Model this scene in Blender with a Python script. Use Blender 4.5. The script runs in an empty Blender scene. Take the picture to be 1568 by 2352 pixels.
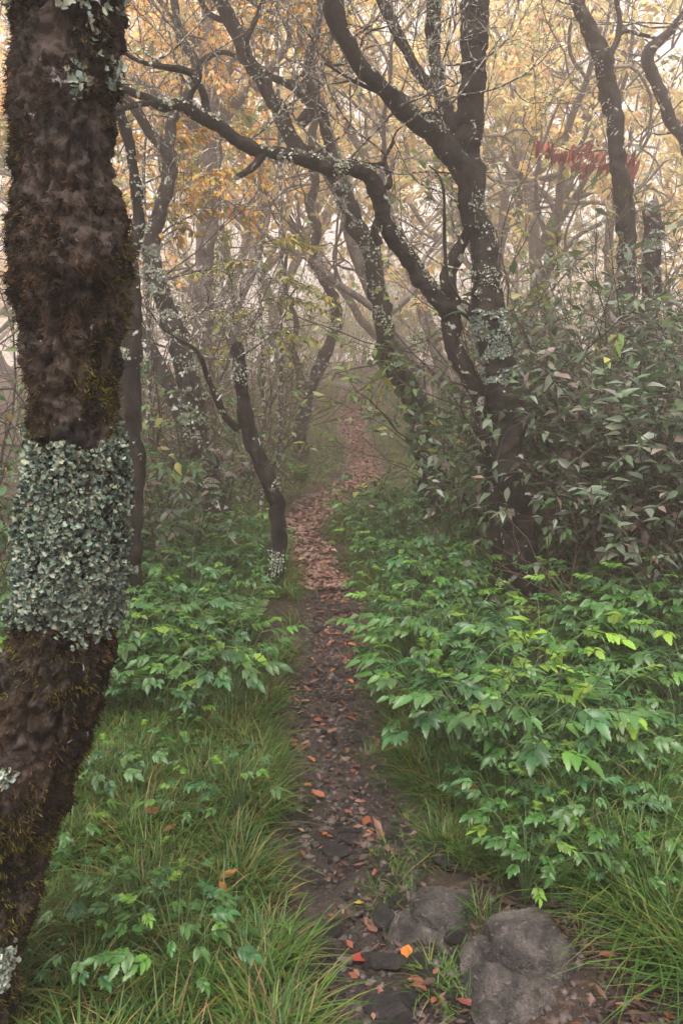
import bpy, math
import numpy as np
from mathutils import Vector, Matrix

# ------------------------------------------------------------------ camera, sky, sun, exposure
sc = bpy.context.scene
H, PITCH, LENS = 1.60, math.radians(10.1), 28.0
cd = bpy.data.cameras.new('camera'); cam = bpy.data.objects.new('camera', cd)
sc.collection.objects.link(cam); sc.camera = cam
cd.sensor_fit = 'VERTICAL'; cd.sensor_height = 36.0; cd.sensor_width = 24.0; cd.lens = LENS
cd.clip_start = 0.05; cd.clip_end = 500
cam.location = (0, 0, H); cam.rotation_euler = (math.pi/2 - PITCH, 0, 0)
cd.dof.use_dof = True; cd.dof.focus_distance = 5.5; cd.dof.aperture_fstop = 16

SUN_EL, SUN_AZ = math.radians(68), math.radians(197)     # soft high sun through the cloud, a little behind the viewpoint
world = bpy.data.worlds.new('World'); sc.world = world; world.use_nodes = True
wn, wl = world.node_tree.nodes, world.node_tree.links
wn.clear()
wo = wn.new('ShaderNodeOutputWorld'); wb = wn.new('ShaderNodeBackground')
sk = wn.new('ShaderNodeTexSky'); sk.sky_type = 'NISHITA'; sk.sun_disc = False
sk.sun_elevation = SUN_EL; sk.sun_rotation = SUN_AZ; sk.altitude = 1700
sk.air_density = 1.0; sk.dust_density = 6.0; sk.ozone_density = 1.0
mixw = wn.new('ShaderNodeMix'); mixw.data_type = 'RGBA'; mixw.inputs[0].default_value = 0.85
mixw.inputs[7].default_value = (5.0, 4.4, 3.85, 1)      # even overcast veil
wl.new(sk.outputs[0], mixw.inputs[6]); wl.new(mixw.outputs[2], wb.inputs[0]); wl.new(wb.outputs[0], wo.inputs[0])
wb.inputs[1].default_value = 0.05

sd = bpy.data.lights.new('sun', 'SUN'); sd.energy = 1.5; sd.angle = math.radians(40); sd.color = (1, .93, .84)
sun = bpy.data.objects.new('sun', sd); sc.collection.objects.link(sun)
sdir = Vector((math.sin(SUN_AZ)*math.cos(SUN_EL), math.cos(SUN_AZ)*math.cos(SUN_EL), math.sin(SUN_EL)))
sun.rotation_euler = sdir.to_track_quat('Z', 'Y').to_euler()
sun.location = (0, 0, 30)

sc.view_settings.view_transform = 'Standard'; sc.view_settings.look = 'None'
sc.view_settings.exposure = 2.7; sc.view_settings.gamma = 1.0
sc.cycles.use_denoising = True
sc.cycles.max_bounces = 4; sc.cycles.diffuse_bounces = 2; sc.cycles.glossy_bounces = 2
sc.cycles.transmission_bounces = 4; sc.cycles.volume_bounces = 2; sc.cycles.transparent_max_bounces = 4
sc.cycles.debug_use_spatial_splits = True
sc.cycles.use_adaptive_sampling = True; sc.cycles.adaptive_threshold = 0.02

FOG_DENSITY = 0.0152
COL = sc.collection
RNG = np.random.default_rng(7)

# ------------------------------------------------------------------ helpers
F = LENS/36*2352            # focal length in units of a 1568 x 2352 view of the place
CP, SP = math.cos(PITCH), math.sin(PITCH)
def ray(u, v):
    xc, yc = (u-784)/F, (1176-v)/F
    return np.array([xc, CP+yc*SP, yc*CP-SP])
def W(u, v, Y):
    d = ray(u, v); return np.array([0, 0, H]) + d*(Y/d[1])
def scale_at(u, v, Y):      # metres per unit there
    return (Y/ray(u, v)[1])/F

def _hash(ix, iy, iz, seed):
    n = (ix*374761393 + iy*668265263 + iz*2147483647 + seed*974634413) & 0xFFFFFFFF
    n = ((n ^ (n >> 13))*1274126177) & 0xFFFFFFFF
    n = (n ^ (n >> 16)) & 0xFFFFFF
    return n/float(0xFFFFFF)*2-1
def vnoise(p, seed=0):
    p = np.asarray(p, float); i = np.floor(p).astype(np.int64); f = p-i; f = f*f*f*(f*(f*6-15)+10)
    r = 0
    for dx in (0, 1):
        wx = f[..., 0] if dx else 1-f[..., 0]
        for dy in (0, 1):
            wy = f[..., 1] if dy else 1-f[..., 1]
            for dz in (0, 1):
                wz = f[..., 2] if dz else 1-f[..., 2]
                r = r + wx*wy*wz*_hash(i[..., 0]+dx, i[..., 1]+dy, i[..., 2]+dz, seed)
    return r
def fbm(p, octv=4, seed=0):
    p = np.asarray(p, float); a, r = 1.0, 0
    for o in range(octv):
        r = r + a*vnoise(p*(2.03**o)+o*17.3, seed+o); a *= .5
    return r
def n2(x, y, s, seed=0, octv=3):
    x, y = np.broadcast_arrays(np.asarray(x, float), np.asarray(y, float))
    return fbm(np.stack([x*s, y*s, np.zeros_like(x)+.5], -1), octv, seed)
def nrm(a):
    a = np.asarray(a, float); return a/np.maximum(np.linalg.norm(a, axis=-1, keepdims=True), 1e-9)
def sstep(a, b, x):
    t = np.clip((np.asarray(x, float)-a)/(b-a), 0, 1); return t*t*(3-2*t)

class MB:
    def __init__(s): s.v, s.f, s.c, s.n = [], [], [], 0
    def add(s, v, faces, col=None):
        v = np.asarray(v, float).reshape(-1, 3); s.v.append(v)
        for fa in faces: s.f.append(np.asarray(fa, np.int64)+s.n)
        c = np.ones((len(v), 4)); 
        if col is not None: c[:, :3] = np.broadcast_to(np.asarray(col, float), (len(v), 3))
        s.c.append(c); s.n += len(v)
    def mesh(s, name, mat, smooth=True):
        me = bpy.data.meshes.new(name)
        v = np.concatenate(s.v); c = np.concatenate(s.c)
        me.vertices.add(len(v)); me.vertices.foreach_set('co', v.astype(np.float32).ravel())
        tot = np.concatenate([np.full(len(f), f.shape[1]) for f in s.f]); idx = np.concatenate([f.ravel() for f in s.f])
        me.loops.add(len(idx)); me.loops.foreach_set('vertex_index', idx.astype(np.int32))
        me.polygons.add(len(tot)); st = np.concatenate([[0], np.cumsum(tot)[:-1]])
        me.polygons.foreach_set('loop_start', st.astype(np.int32)); me.polygons.foreach_set('loop_total', tot.astype(np.int32))
        me.polygons.foreach_set('use_smooth', np.full(len(tot), smooth))
        at = me.color_attributes.new('Col', 'FLOAT_COLOR', 'POINT'); at.data.foreach_set('color', c.astype(np.float32).ravel())
        me.materials.append(mat); me.update(); me.validate()
        return me
    def build(s, name, mat, parent=None, smooth=True):
        return obj(name, s.mesh(name, mat, smooth), parent)
def obj(name, me, parent=None, kind=None):
    o = bpy.data.objects.new(name, me); COL.objects.link(o)
    if parent is not None:
        o.parent = parent
        if me is not None: o.location = -Vector(parent.location) if parent.get('_w') else (0, 0, 0)
    if kind: o['kind'] = kind
    return o
def tag(o, label, cat, group=None, kind=None):
    o['label'] = label; o['category'] = cat
    if group: o['group'] = group
    if kind: o['kind'] = kind
    return o
def struct(o): o['kind'] = 'structure'; return o
def thing(name, label, cat, loc=(0, 0, 0), group=None):   # Empty at the base; children meshes are modelled in world space and shifted back
    o = bpy.data.objects.new(name, None); COL.objects.link(o); o.location = loc; o['_w'] = 1; o.empty_display_size = .05
    return tag(o, label, cat, group)
_kids = {}
def kids(root):
    if root.name not in _kids: _kids[root.name] = list(root.children)
    return _kids[root.name]
def copy_tree(root, loc, rz, s, label, group):
    r = root.copy(); COL.objects.link(r); r.location = loc; r.rotation_euler = (0, 0, rz); r.scale = (s, s, s)
    r['label'] = label; r['group'] = group
    for ch in kids(root):
        c = ch.copy(); COL.objects.link(c); c.parent = r
    return r

def curve(pts, n):          # Catmull-Rom through rows (any number of columns), n samples
    P = np.asarray(pts, float)
    seg = np.linalg.norm(np.diff(P[:, :3], axis=0), axis=1); t = np.concatenate([[0], np.cumsum(seg)]); t /= t[-1]
    Q = np.vstack([2*P[0]-P[1], P, 2*P[-1]-P[-2]])
    s = np.linspace(0, 1, n); k = np.clip(np.searchsorted(t, s, side='right')-1, 0, len(P)-2)
    f = ((s-t[k])/np.maximum(t[k+1]-t[k], 1e-9))[:, None]
    p0, p1, p2, p3 = Q[k], Q[k+1], Q[k+2], Q[k+3]
    return .5*((2*p1)+(-p0+p2)*f+(2*p0-5*p1+4*p2-p3)*f*f+(-p0+3*p1-3*p2+p3)*f**3)
def frames(P):
    T = nrm(np.gradient(P, axis=0)); a = np.eye(3)[np.argmin(np.abs(T).max(0))]
    N = nrm(np.cross(T, a)); return T, N, np.cross(T, N)
def tube(mb, P, R, k=6, amp=0, freq=8, seed=0, col=None, cap=True, octv=4):
    P = np.asarray(P, float); R = np.asarray(R, float); n = len(P)
    T, N, B = frames(P); a = np.arange(k)/k*2*math.pi
    D = N[:, None]*np.cos(a)[None, :, None]+B[:, None]*np.sin(a)[None, :, None]
    V = P[:, None]+D*R[:, None, None]
    if amp:
        V = V+D*(R[:, None]*amp*fbm(V*freq, octv, seed))[..., None]
    i = np.arange(n-1)[:, None]*k; j = np.arange(k)[None, :]; j2 = (j+1) % k
    f = np.stack([i+j, i+j2, i+k+j2, i+k+j], -1).reshape(-1, 4)
    fs = [f]; vv = V.reshape(-1, 3)
    if cap:
        vv = np.vstack([vv, P[-1]+T[-1]*R[-1]*.5]); e = (n-1)*k
        fs.append(np.stack([e+np.arange(k), e+(np.arange(k)+1) % k, np.full(k, n*k)], -1))
    mb.add(vv, fs, col)
    return V, D
PROF = {'ovate': [.06, .72, 1, .78, .38, .02], 'lance': [.1, .8, 1, .7, .02], 'simple': [.12, 1, .7, .03],
        'serrate': [.05, .62, .5, .98, .8, 1.0, .72, .76, .45, .4, .02], 'flake': [.5, 1.1, .4], 'lobe': [.3, .95, .55, 1.15, .35], 'heart': [.55, 1, .85, .45, .03],
        'fibre': [1, .6], 'lance4': [.1, 1, .6, .03], 'broad': [.15, 1, .05], 'ragged': [.1, .8, .95, .7, .78, .4, .03]}
def leaves(mb, pos, ax, nr, L, Wd, col, prof='ovate', fold=.25, droop=.25):
    N = len(pos)
    if N == 0: return
    pr = np.array(PROF[prof]); S = len(pr); t = np.linspace(0, 1, S)
    L = np.broadcast_to(np.asarray(L, float), N); Wd = np.broadcast_to(np.asarray(Wd, float), N)
    droop = np.broadcast_to(np.asarray(droop, float), N); fold = np.broadcast_to(np.asarray(fold, float), N)
    ax = nrm(ax); side = nrm(np.cross(nr, ax)); nr = np.cross(ax, side)
    mid = np.asarray(pos)[:, None]+ax[:, None]*(L[:, None]*t)[..., None]-nr[:, None]*((L*droop)[:, None]*t**2)[..., None]
    hw = Wd[:, None]*pr*.5
    off = side[:, None]*hw[..., None]; up = nr[:, None]*(hw*fold[:, None])[..., None]
    V = np.stack([mid-off+up, mid, mid+off+up], 2)
    b = np.arange(S-1)[:, None]*3
    f1 = np.concatenate([np.concatenate([b+0, b+1, b+4, b+3], 1), np.concatenate([b+1, b+2, b+5, b+4], 1)])
    f = (f1[None]+(np.arange(N)*3*S)[:, None, None]).reshape(-1, 4)
    c = np.repeat(np.broadcast_to(np.asarray(col, float), (N, 3)), 3*S, 0)
    mb.add(V.reshape(-1, 3), [f], c)
def blades(mb, base, az, L, wd, lean, arch, col):      # grass: three quads each
    N = len(base); t = np.array([0, .4, .75, 1.0]); wp = np.array([.8, 1, .7, .08])
    out = np.stack([np.cos(az), np.sin(az), np.zeros(N)], -1); side = np.stack([-np.sin(az), np.cos(az), np.zeros(N)], -1)
    hz = (L[:, None]*(lean[:, None]*t+arch[:, None]*t**2))
    vz = L[:, None]*(np.sqrt(np.maximum(1-lean**2, .05))[:, None]*t-(.62*arch)[:, None]*t**2.4)
    mid = base[:, None]+out[:, None]*hz[..., None]; mid[..., 2] += vz
    off = side[:, None]*(wd[:, None]*wp*.5)[..., None]
    V = np.stack([mid-off, mid+off], 2)
    b = np.arange(3)[:, None]*2; f1 = np.concatenate([b, b+1, b+3, b+2], 1)
    f = (f1[None]+(np.arange(N)*8)[:, None, None]).reshape(-1, 4)
    mb.add(V.reshape(-1, 3), [f], np.repeat(col, 8, 0))
def rdir(n, rng):
    v = rng.normal(size=(n, 3)); return nrm(v)
def jcol(base, n, rng, amp=.25, hue=.12):
    base = np.asarray(base, float)
    return np.clip(base*(1+amp*rng.uniform(-1, 1, (n, 1)))*(1+hue*rng.uniform(-1, 1, (n, 3))), 0, 1)
def pickcol(pal, w, n, rng, amp=.25, hue=.12):
    k = rng.choice(len(pal), n, p=np.array(w)/sum(w)); c = np.asarray(pal, float)[k]
    return np.clip(c*(1+amp*rng.uniform(-1, 1, (n, 1)))*(1+hue*rng.uniform(-1, 1, (n, 3))), 0, 1)

# ------------------------------------------------------------------ materials
def newmat(name):
    m = bpy.data.materials.new(name); m.use_nodes = True; nt = m.node_tree; nt.nodes.clear()
    return m, nt, nt.nodes, nt.links
def mixc(nt, fac, a, b):
    m = nt.nodes.new('ShaderNodeMix'); m.data_type = 'RGBA'
    for sock, x in ((0, fac), (6, a), (7, b)):
        if hasattr(x, 'links'): nt.links.new(x, m.inputs[sock])
        elif isinstance(x, (int, float)): m.inputs[sock].default_value = x
        else: m.inputs[sock].default_value = (*x, 1)
    return m.outputs[2]
def noise(nt, scale, detail=4, rough=.6, coord='Object', dist=0.0, sc3=None):
    tc = nt.nodes.new('ShaderNodeTexCoord'); n = nt.nodes.new('ShaderNodeTexNoise')
    n.inputs['Scale'].default_value = scale; n.inputs['Detail'].default_value = detail; n.inputs['Roughness'].default_value = rough
    n.inputs['Distortion'].default_value = dist
    src = tc.outputs[coord]
    if sc3:
        mp = nt.nodes.new('ShaderNodeMapping'); mp.inputs['Scale'].default_value = sc3; nt.links.new(src, mp.inputs[0]); src = mp.outputs[0]
    nt.links.new(src, n.inputs['Vector']); return n.outputs['Fac']
def ramp(nt, x, lo, hi):
    r = nt.nodes.new('ShaderNodeMapRange'); r.inputs[1].default_value = lo; r.inputs[2].default_value = hi; r.interpolation_type = 'SMOOTHSTEP'
    nt.links.new(x, r.inputs[0]); return r.outputs[0]
def finish(nt, col, rough=.8, bump=None, bstr=.4, bdist=.01, spec=.3):
    p = nt.nodes.new('ShaderNodeBsdfPrincipled'); o = nt.nodes.new('ShaderNodeOutputMaterial')
    if hasattr(col, 'links'): nt.links.new(col, p.inputs['Base Color'])
    else: p.inputs['Base Color'].default_value = (*col, 1)
    if hasattr(rough, 'links'): nt.links.new(rough, p.inputs['Roughness'])
    else: p.inputs['Roughness'].default_value = rough
    p.inputs['Specular IOR Level'].default_value = spec
    if bump is not None:
        b = nt.nodes.new('ShaderNodeBump'); b.inputs['Strength'].default_value = bstr; b.inputs['Distance'].default_value = bdist
        nt.links.new(bump, b.inputs['Height']); nt.links.new(b.outputs[0], p.inputs['Normal'])
    nt.links.new(p.outputs[0], o.inputs[0]); return p
def attr(nt):
    a = nt.nodes.new('ShaderNodeAttribute'); a.attribute_name = 'Col'; return a.outputs['Color']

def bark_mat(name, dark, mid, moss, crust, moss_lo=.5, crust_lo=.62, sc_=1.0, moss2=None, lo=.38, hi=.66):
    m, nt, nd, lk = newmat(name)
    a = noise(nt, 9*sc_, 6, .65, sc3=(1, 1, .45)); fine = noise(nt, 60*sc_, 4, .7, sc3=(1, 1, .5))
    c = mixc(nt, ramp(nt, a, lo, hi), dark, mid)
    c = mixc(nt, ramp(nt, noise(nt, 3.1*sc_, 5, .65), moss_lo, moss_lo+.12), c, mixc(nt, ramp(nt, fine, .3, .7), moss, moss2 or tuple(x*.5 for x in moss)))
    cr = noise(nt, 13*sc_, 5, .62, dist=.6)
    c = mixc(nt, ramp(nt, cr, crust_lo, crust_lo+.05), c, crust)
    mx = nt.nodes.new('ShaderNodeMath'); mx.operation = 'ADD'; lk.new(a, mx.inputs[0]); lk.new(fine, mx.inputs[1])
    finish(nt, c, .85, mx.outputs[0], .7, .02, .25); return m
M = {}
M['bark'] = bark_mat('dark_mossy_bark', (.004, .0035, .0035), (.024, .02, .018), (.018, .015, .005), (.42, .44, .42), .56, .635, 1.0, None, .42, .62)
M['bark_far'] = bark_mat('misted_grey_bark', (.07, .06, .058), (.17, .148, .14), (.11, .10, .07), (.4, .4, .38), .62, .60)  # lichened grey, raised so distant wood looks washed out by mist
M['bark_mid'] = bark_mat('brown_grey_bark', (.012, .01, .01), (.04, .033, .031), (.03, .026, .012), (.36, .37, .35), .58, .64)
M['bark_lichen'] = bark_mat('lichen_bark', (.007, .006, .006), (.028, .023, .02), (.024, .021, .008), (.44, .47, .42), .58, .585)
M['bark_hero'] = bark_mat('mossy_near_bark', (.004, .003, .003), (.062, .048, .043), (.022, .013, .007), (.34, .32, .34), .50, .675, 1.6, (.012, .008, .004), .44, .58)
M['twig'] = bark_mat('twig_bark', (.05, .042, .04), (.11, .095, .088), (.09, .085, .06), (.5, .52, .47), .6, .52, 2.0)

def leaf_mat(name, rough=.42, trans=.35, spec=.5, var=.3):
    m, nt, nd, lk = newmat(name)
    oi = nd.new('ShaderNodeObjectInfo')
    v = nd.new('ShaderNodeMapRange'); v.inputs[3].default_value = 1-var; v.inputs[4].default_value = 1+var; lk.new(oi.outputs['Random'], v.inputs[0])
    hs = nd.new('ShaderNodeHueSaturation'); lk.new(attr(nt), hs.inputs['Color']); lk.new(v.outputs[0], hs.inputs['Value'])
    spots = noise(nt, 45, 3, .6)
    c = mixc(nt, ramp(nt, spots, .62, .72), hs.outputs[0], mixc(nt, .55, hs.outputs[0], (.10, .075, .03)))
    p = nd.new('ShaderNodeBsdfPrincipled'); lk.new(c, p.inputs['Base Color']); p.inputs['Roughness'].default_value = rough
    p.inputs['Specular IOR Level'].default_value = spec
    t = nd.new('ShaderNodeBsdfTranslucent'); tcol = nd.new('ShaderNodeHueSaturation'); tcol.inputs['Value'].default_value = 1.3; tcol.inputs['Saturation'].default_value = 1.1
    lk.new(c, tcol.inputs['Color']); lk.new(tcol.outputs[0], t.inputs[0])
    mx = nd.new('ShaderNodeMixShader'); mx.inputs[0].default_value = trans; lk.new(p.outputs[0], mx.inputs[1]); lk.new(t.outputs[0], mx.inputs[2])
    o = nd.new('ShaderNodeOutputMaterial'); lk.new(mx.outputs[0], o.inputs[0]); return m
M['leaf'] = leaf_mat('leaf', .46, .32, .4)
M['leaf_far'] = leaf_mat('thin_autumn_leaf', .6, .5, .2)
M['leaf_wet'] = leaf_mat('wet_leaf', .40, .25, .45)
M['grass'] = leaf_mat('grass_blade', .5, .35, .4, .05)
M['dead'] = leaf_mat('dead_leaf', .5, .15, .4, .2)
def colmat(name, rough, spec=.2, sc_=40):
    m, nt, nd, lk = newmat(name); n = noise(nt, sc_, 4, .6)
    finish(nt, mixc(nt, ramp(nt, n, .35, .75), attr(nt), mixc(nt, .5, attr(nt), (.01, .01, .008))), rough, n, .3, .004, spec); return m
M['lichen'] = colmat('foliose_lichen', .85, .15, 70)
M['moss'] = colmat('moss_fibre', .9, .1, 30)
M['stem'] = colmat('herb_stem', .6, .3)
# soil
m, nt, nd, lk = newmat('forest_soil')
a = noise(nt, 3, 6, .65); b = noise(nt, 38, 5, .7)
c = mixc(nt, ramp(nt, a, .35, .65), (.02, .014, .012), (.04, .028, .022)); c = mixc(nt, ramp(nt, b, .5, .62), c, (.085, .055, .045))
finish(nt, c, .85, b, .8, .03, .25); M['soil'] = m
m, nt, nd, lk = newmat('path_dirt')
a = noise(nt, 2.2, 5, .6); b = noise(nt, 26, 6, .72); g = noise(nt, 90, 4, .7)
c = mixc(nt, ramp(nt, b, .38, .66), (.012, .009, .009), (.045, .033, .033)); c = mixc(nt, ramp(nt, a, .45, .7), c, mixc(nt, ramp(nt, g, .4, .6), (.03, .02, .018), (.075, .052, .047)))
mx = nd.new('ShaderNodeMath'); mx.operation = 'ADD'; lk.new(b, mx.inputs[0]); lk.new(g, mx.inputs[1])
finish(nt, c, ramp(nt, a, .2, .9), mx.outputs[0], .9, .02, .45); M['dirt'] = m
def rock_mat(name, dark, light, moss, sp=1):
    m, nt, nd, lk = newmat(name)
    a = noise(nt, 7*sp, 7, .68, dist=.4); b = noise(nt, 45*sp, 5, .7); k = noise(nt, 4*sp, 4, .6)
    c = mixc(nt, ramp(nt, a, .36, .64), dark, light); c = mixc(nt, ramp(nt, b, .58, .7), c, tuple(min(1, x*1.7) for x in light))
    c = mixc(nt, ramp(nt, k, .6, .68), c, moss)
    g2 = noise(nt, 140*sp, 3, .7)
    c = mixc(nt, ramp(nt, g2, .35, .7), mixc(nt, .55, c, (.01, .01, .011)), c)
    mx = nd.new('ShaderNodeMath'); mx.operation = 'ADD'; lk.new(b, mx.inputs[0]); lk.new(g2, mx.inputs[1])
    finish(nt, c, .6, mx.outputs[0], 1.0, .012, .4); return m
M['rock'] = rock_mat('grey_boulder', (.012, .011, .012), (.125, .11, .106), (.024, .023, .008))
M['stone'] = rock_mat('dark_stone', (.012, .011, .012), (.05, .045, .047), (.024, .018, .014), 2)

# ------------------------------------------------------------------ terrain
def sp_(x, k=1.2): return np.log1p(np.exp(np.clip(x/k, -30, 30)))*k
def h0(Y):
    Y = np.asarray(Y, float); return .105*(sp_(Y-11.8)-sp_(Y-24))+.02*sp_(Y-24)
def gtrace(u, v):
    d = ray(u, v)
    if d[2] > -.004: return None
    t = .5
    while t < 60:
        p = np.array([0, 0, H])+d*t
        if p[2] <= h0(p[1]): return p
        t += .02
    return None
EDGE = [(2352, 845, 1090), (2200, 790, 1060), (2050, 735, 935), (1900, 700, 935), (1800, 682, 880), (1700, 655, 850), (1600, 682, 842), (1500, 722, 836),
        (1400, 715, 830), (1300, 682, 765), (1250, 640, 738), (1200, 645, 752), (1150, 695, 805), (1100, 795, 880), (1050, 806, 866), (1000, 785, 845), (950, 775, 830), (905, 785, 825)]
_pe = []
for v, a, b in EDGE:
    A, B = gtrace(a, v), gtrace(b, v); _pe.append(((A[1]+B[1])/2, (A[0]+B[0])/2, (B[0]-A[0])/2))
_pe = np.array(sorted(_pe)); _pe = np.vstack([[[-3, .3, .3], [0, .26, .28]], _pe, [[_pe[-1, 0]+2, _pe[-1, 1]+.1, .25], [_pe[-1, 0]+5, _pe[-1, 1]-1.2, .25], [40, -9, .25], [120, -30, .25]]])
def pc(Y): return np.interp(Y, _pe[:, 0], _pe[:, 1])
def pw(Y): return np.interp(Y, _pe[:, 0], _pe[:, 2])*(1+.14*(1-sstep(5.5, 8, Y)))
def pdist(x, y): return np.abs(x-pc(y))-pw(y)            # metres outside the path edge (negative on it)
def gh(x, y):
    x = np.asarray(x, float); y = np.asarray(y, float)
    d = pdist(x, y)
    z = h0(y)+.035*n2(x, y, .9, 3)+.10*sstep(1.2, 4, d)*(1+n2(x, y, .25, 5))
    z = z+.25*sstep(1.0, 3.5, x-pc(y))-.05+.05*sstep(-.08, .16, d)
    return z+.05
def seed_pts(n, x0, x1, y0, y1, rng): return np.stack([rng.uniform(x0, x1, n), rng.uniform(y0, y1, n)], -1)

def grid_mesh(xs, ys, hf, mat, name):
    X, Y = np.meshgrid(xs, ys); Z = hf(X, Y); ny, nx = X.shape
    mb = MB(); i = np.arange(ny-1)[:, None]*nx; j = np.arange(nx-1)[None]
    mb.add(np.stack([X, Y, Z], -1), [np.stack([i+j, i+j+1, i+nx+j+1, i+nx+j], -1).reshape(-1, 4)])
    return mb.build(name, mat)
def span(a, b, s): return np.arange(a, b+s/2, s)
xs = np.concatenate([span(-68, -8, 4), span(-7.5, -3, .5), span(-2.9, 4, .06), span(4.5, 8, .5), span(12, 68, 4)])
ys = np.concatenate([span(-40, -4, 4), span(-3, 1, .25), span(1.06, 10, .06), span(10.2, 26, .2), span(27, 117, 3)])
ground = struct(grid_mesh(xs, ys, lambda X, Y: gh(X, Y)-.02+.02*n2(X, Y, 7, 9), M['soil'], 'ground'))
# the path: a strip that follows the trail, rough, its edges dipping under the soil
py = np.concatenate([span(-2.5, 1.0, .1), span(1.02, 6, .018), span(6.04, 12, .05), span(12.1, 30, .15)]); pk = np.linspace(-1.35, 1.35, 46)
PX = pc(py)[:, None]+pw(py)[:, None]*pk[None]; PY = np.repeat(py[:, None], len(pk), 1)
def path_h(X, Y): 
    n = n2(X, Y, 9, 21, 4); return gh(X, Y)-.004+.014*n+.012*np.maximum(0, n2(X, Y, 24, 22, 3))-.05*sstep(.02, .14, pdist(X, Y))
mb = MB(); i = np.arange(len(py)-1)[:, None]*46; j = np.arange(45)[None]
mb.add(np.stack([PX, PY, path_h(PX, PY)], -1), [np.stack([i+j, i+j+1, i+47+j, i+46+j], -1).reshape(-1, 4)])
path = struct(mb.build('path', M['dirt']))

# ------------------------------------------------------------------ trees the photograph shows one by one
def px_line(rows, n, wob=0, seed=0, below=None):
    """rows of (u, v, Y, width): a smooth line with radii in metres"""
    R = []
    for u, v, Y, w in rows:
        p = W(u, v, Y); R.append([*p, .5*w*scale_at(u, v, Y)])
    if below:
        b = R[0]; R.insert(0, [b[0]+.01, b[1], b[2]-below, b[3]*1.18])
    C = curve(R, n); P, r = C[:, :3], np.maximum(C[:, 3], .002)
    if wob: P = P+wob*r[:, None]*np.stack([fbm(P*3+k*31, 3, seed+k) for k in range(3)], -1)
    return P, r
def twig_lines(rng, p, d, L, r, lev, out, kink=.35, up=.15, n=7, nch=3):
    step = L/(n-1); P = [np.array(p)]; d = nrm(d)
    for k in range(n-1):
        d = nrm(d+rng.normal(size=3)*kink+np.array([0, 0, up])); P.append(P[-1]+d*step)
    P = np.array(P); out.append((P, np.linspace(r, r*.35, n), lev))
    if lev > 0:
        for _ in range(nch):
            k = rng.integers(2, n); T = nrm(P[min(k, n-1)]-P[k-1])
            dd = nrm(T+rng.normal(size=3)*.75); twig_lines(rng, P[k], dd, L*rng.uniform(.4, .7), r*.5, lev-1, out, kink, up, max(5, n-1), nch)
def add_twigs(parent, rng, specs, mat=None, kmin=.0015, name='twigs'):
    out = []
    for s in specs: twig_lines(rng, **s, out=out)
    mb = MB()
    for P, r, lev in out: tube(mb, curve(P, len(P)*2), np.interp(np.linspace(0, 1, len(P)*2), np.linspace(0, 1, len(P)), np.maximum(r, kmin)), 4)
    o = mb.build(name, mat or M['twig'], parent); o['kind'] = 'stuff'; return out
LICH = [(.30, .36, .30), (.40, .45, .38), (.22, .30, .27), (.46, .48, .38)]
HOST = {}
def lichen_on(parent, V, D, mask, n, rng, size, pal=LICH, lift=.3, small=True):
    """small curled lobes standing on a bark surface; mask weights the surface points"""
    prof = 'lobe'
    if parent is not t1: n, size, prof = int(n*1.9), size*.58, 'flake'
    k, s = V.shape[0], V.shape[1]; w = np.clip(mask, 0, None).ravel()
    if w.sum() <= 0: return
    idx = rng.choice(k*s, n, p=w/w.sum()); p = V.reshape(-1, 3)[idx]; nn = D.reshape(-1, 3)[idx]
    p = p+rng.normal(size=p.shape)*size*.35; t = nrm(np.cross(nn, rdir(n, rng))+np.array([0, 0, -.35]))
    ax = nrm(t+nn*rng.uniform(lift*.4, lift*2.2, (n, 1))); L = size*rng.uniform(.35, 1.6, n)
    mb = MB(); leaves(mb, p, ax, nn+rdir(n, rng)*.35, L, L*rng.uniform(.6, 1.1, n), pickcol(pal, [3, 3, 2, 2], n, rng, .3, .06), prof, rng.uniform(-.6, 1.3, n), rng.uniform(-.9, .8, n))
    o = mb.build('lichen', M['lichen'], HOST[id(V)][0] if id(V) in HOST else parent); o['kind'] = 'stuff'; return o
def blob(V, u, v, Y, rad):     # weight round a place on the surface
    c = W(u, v, Y); d = np.linalg.norm(V-c, axis=-1); return np.clip(1-d/rad, 0, 1)**.5*(fbm(V*11, 3, 5) > .08)

def bough(parent, rows, n, k, mat, amp=.22, freq=10, seed=1, name='branch', wob=.35, below=None, n_tube=None):
    P, r = px_line(rows, n, wob, seed, below); mb = MB()
    V, D = tube(mb, P, r, k, amp, freq, seed); o = mb.build(name, mat, parent); HOST[id(V)] = (o, V); return P, r, V, D

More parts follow.
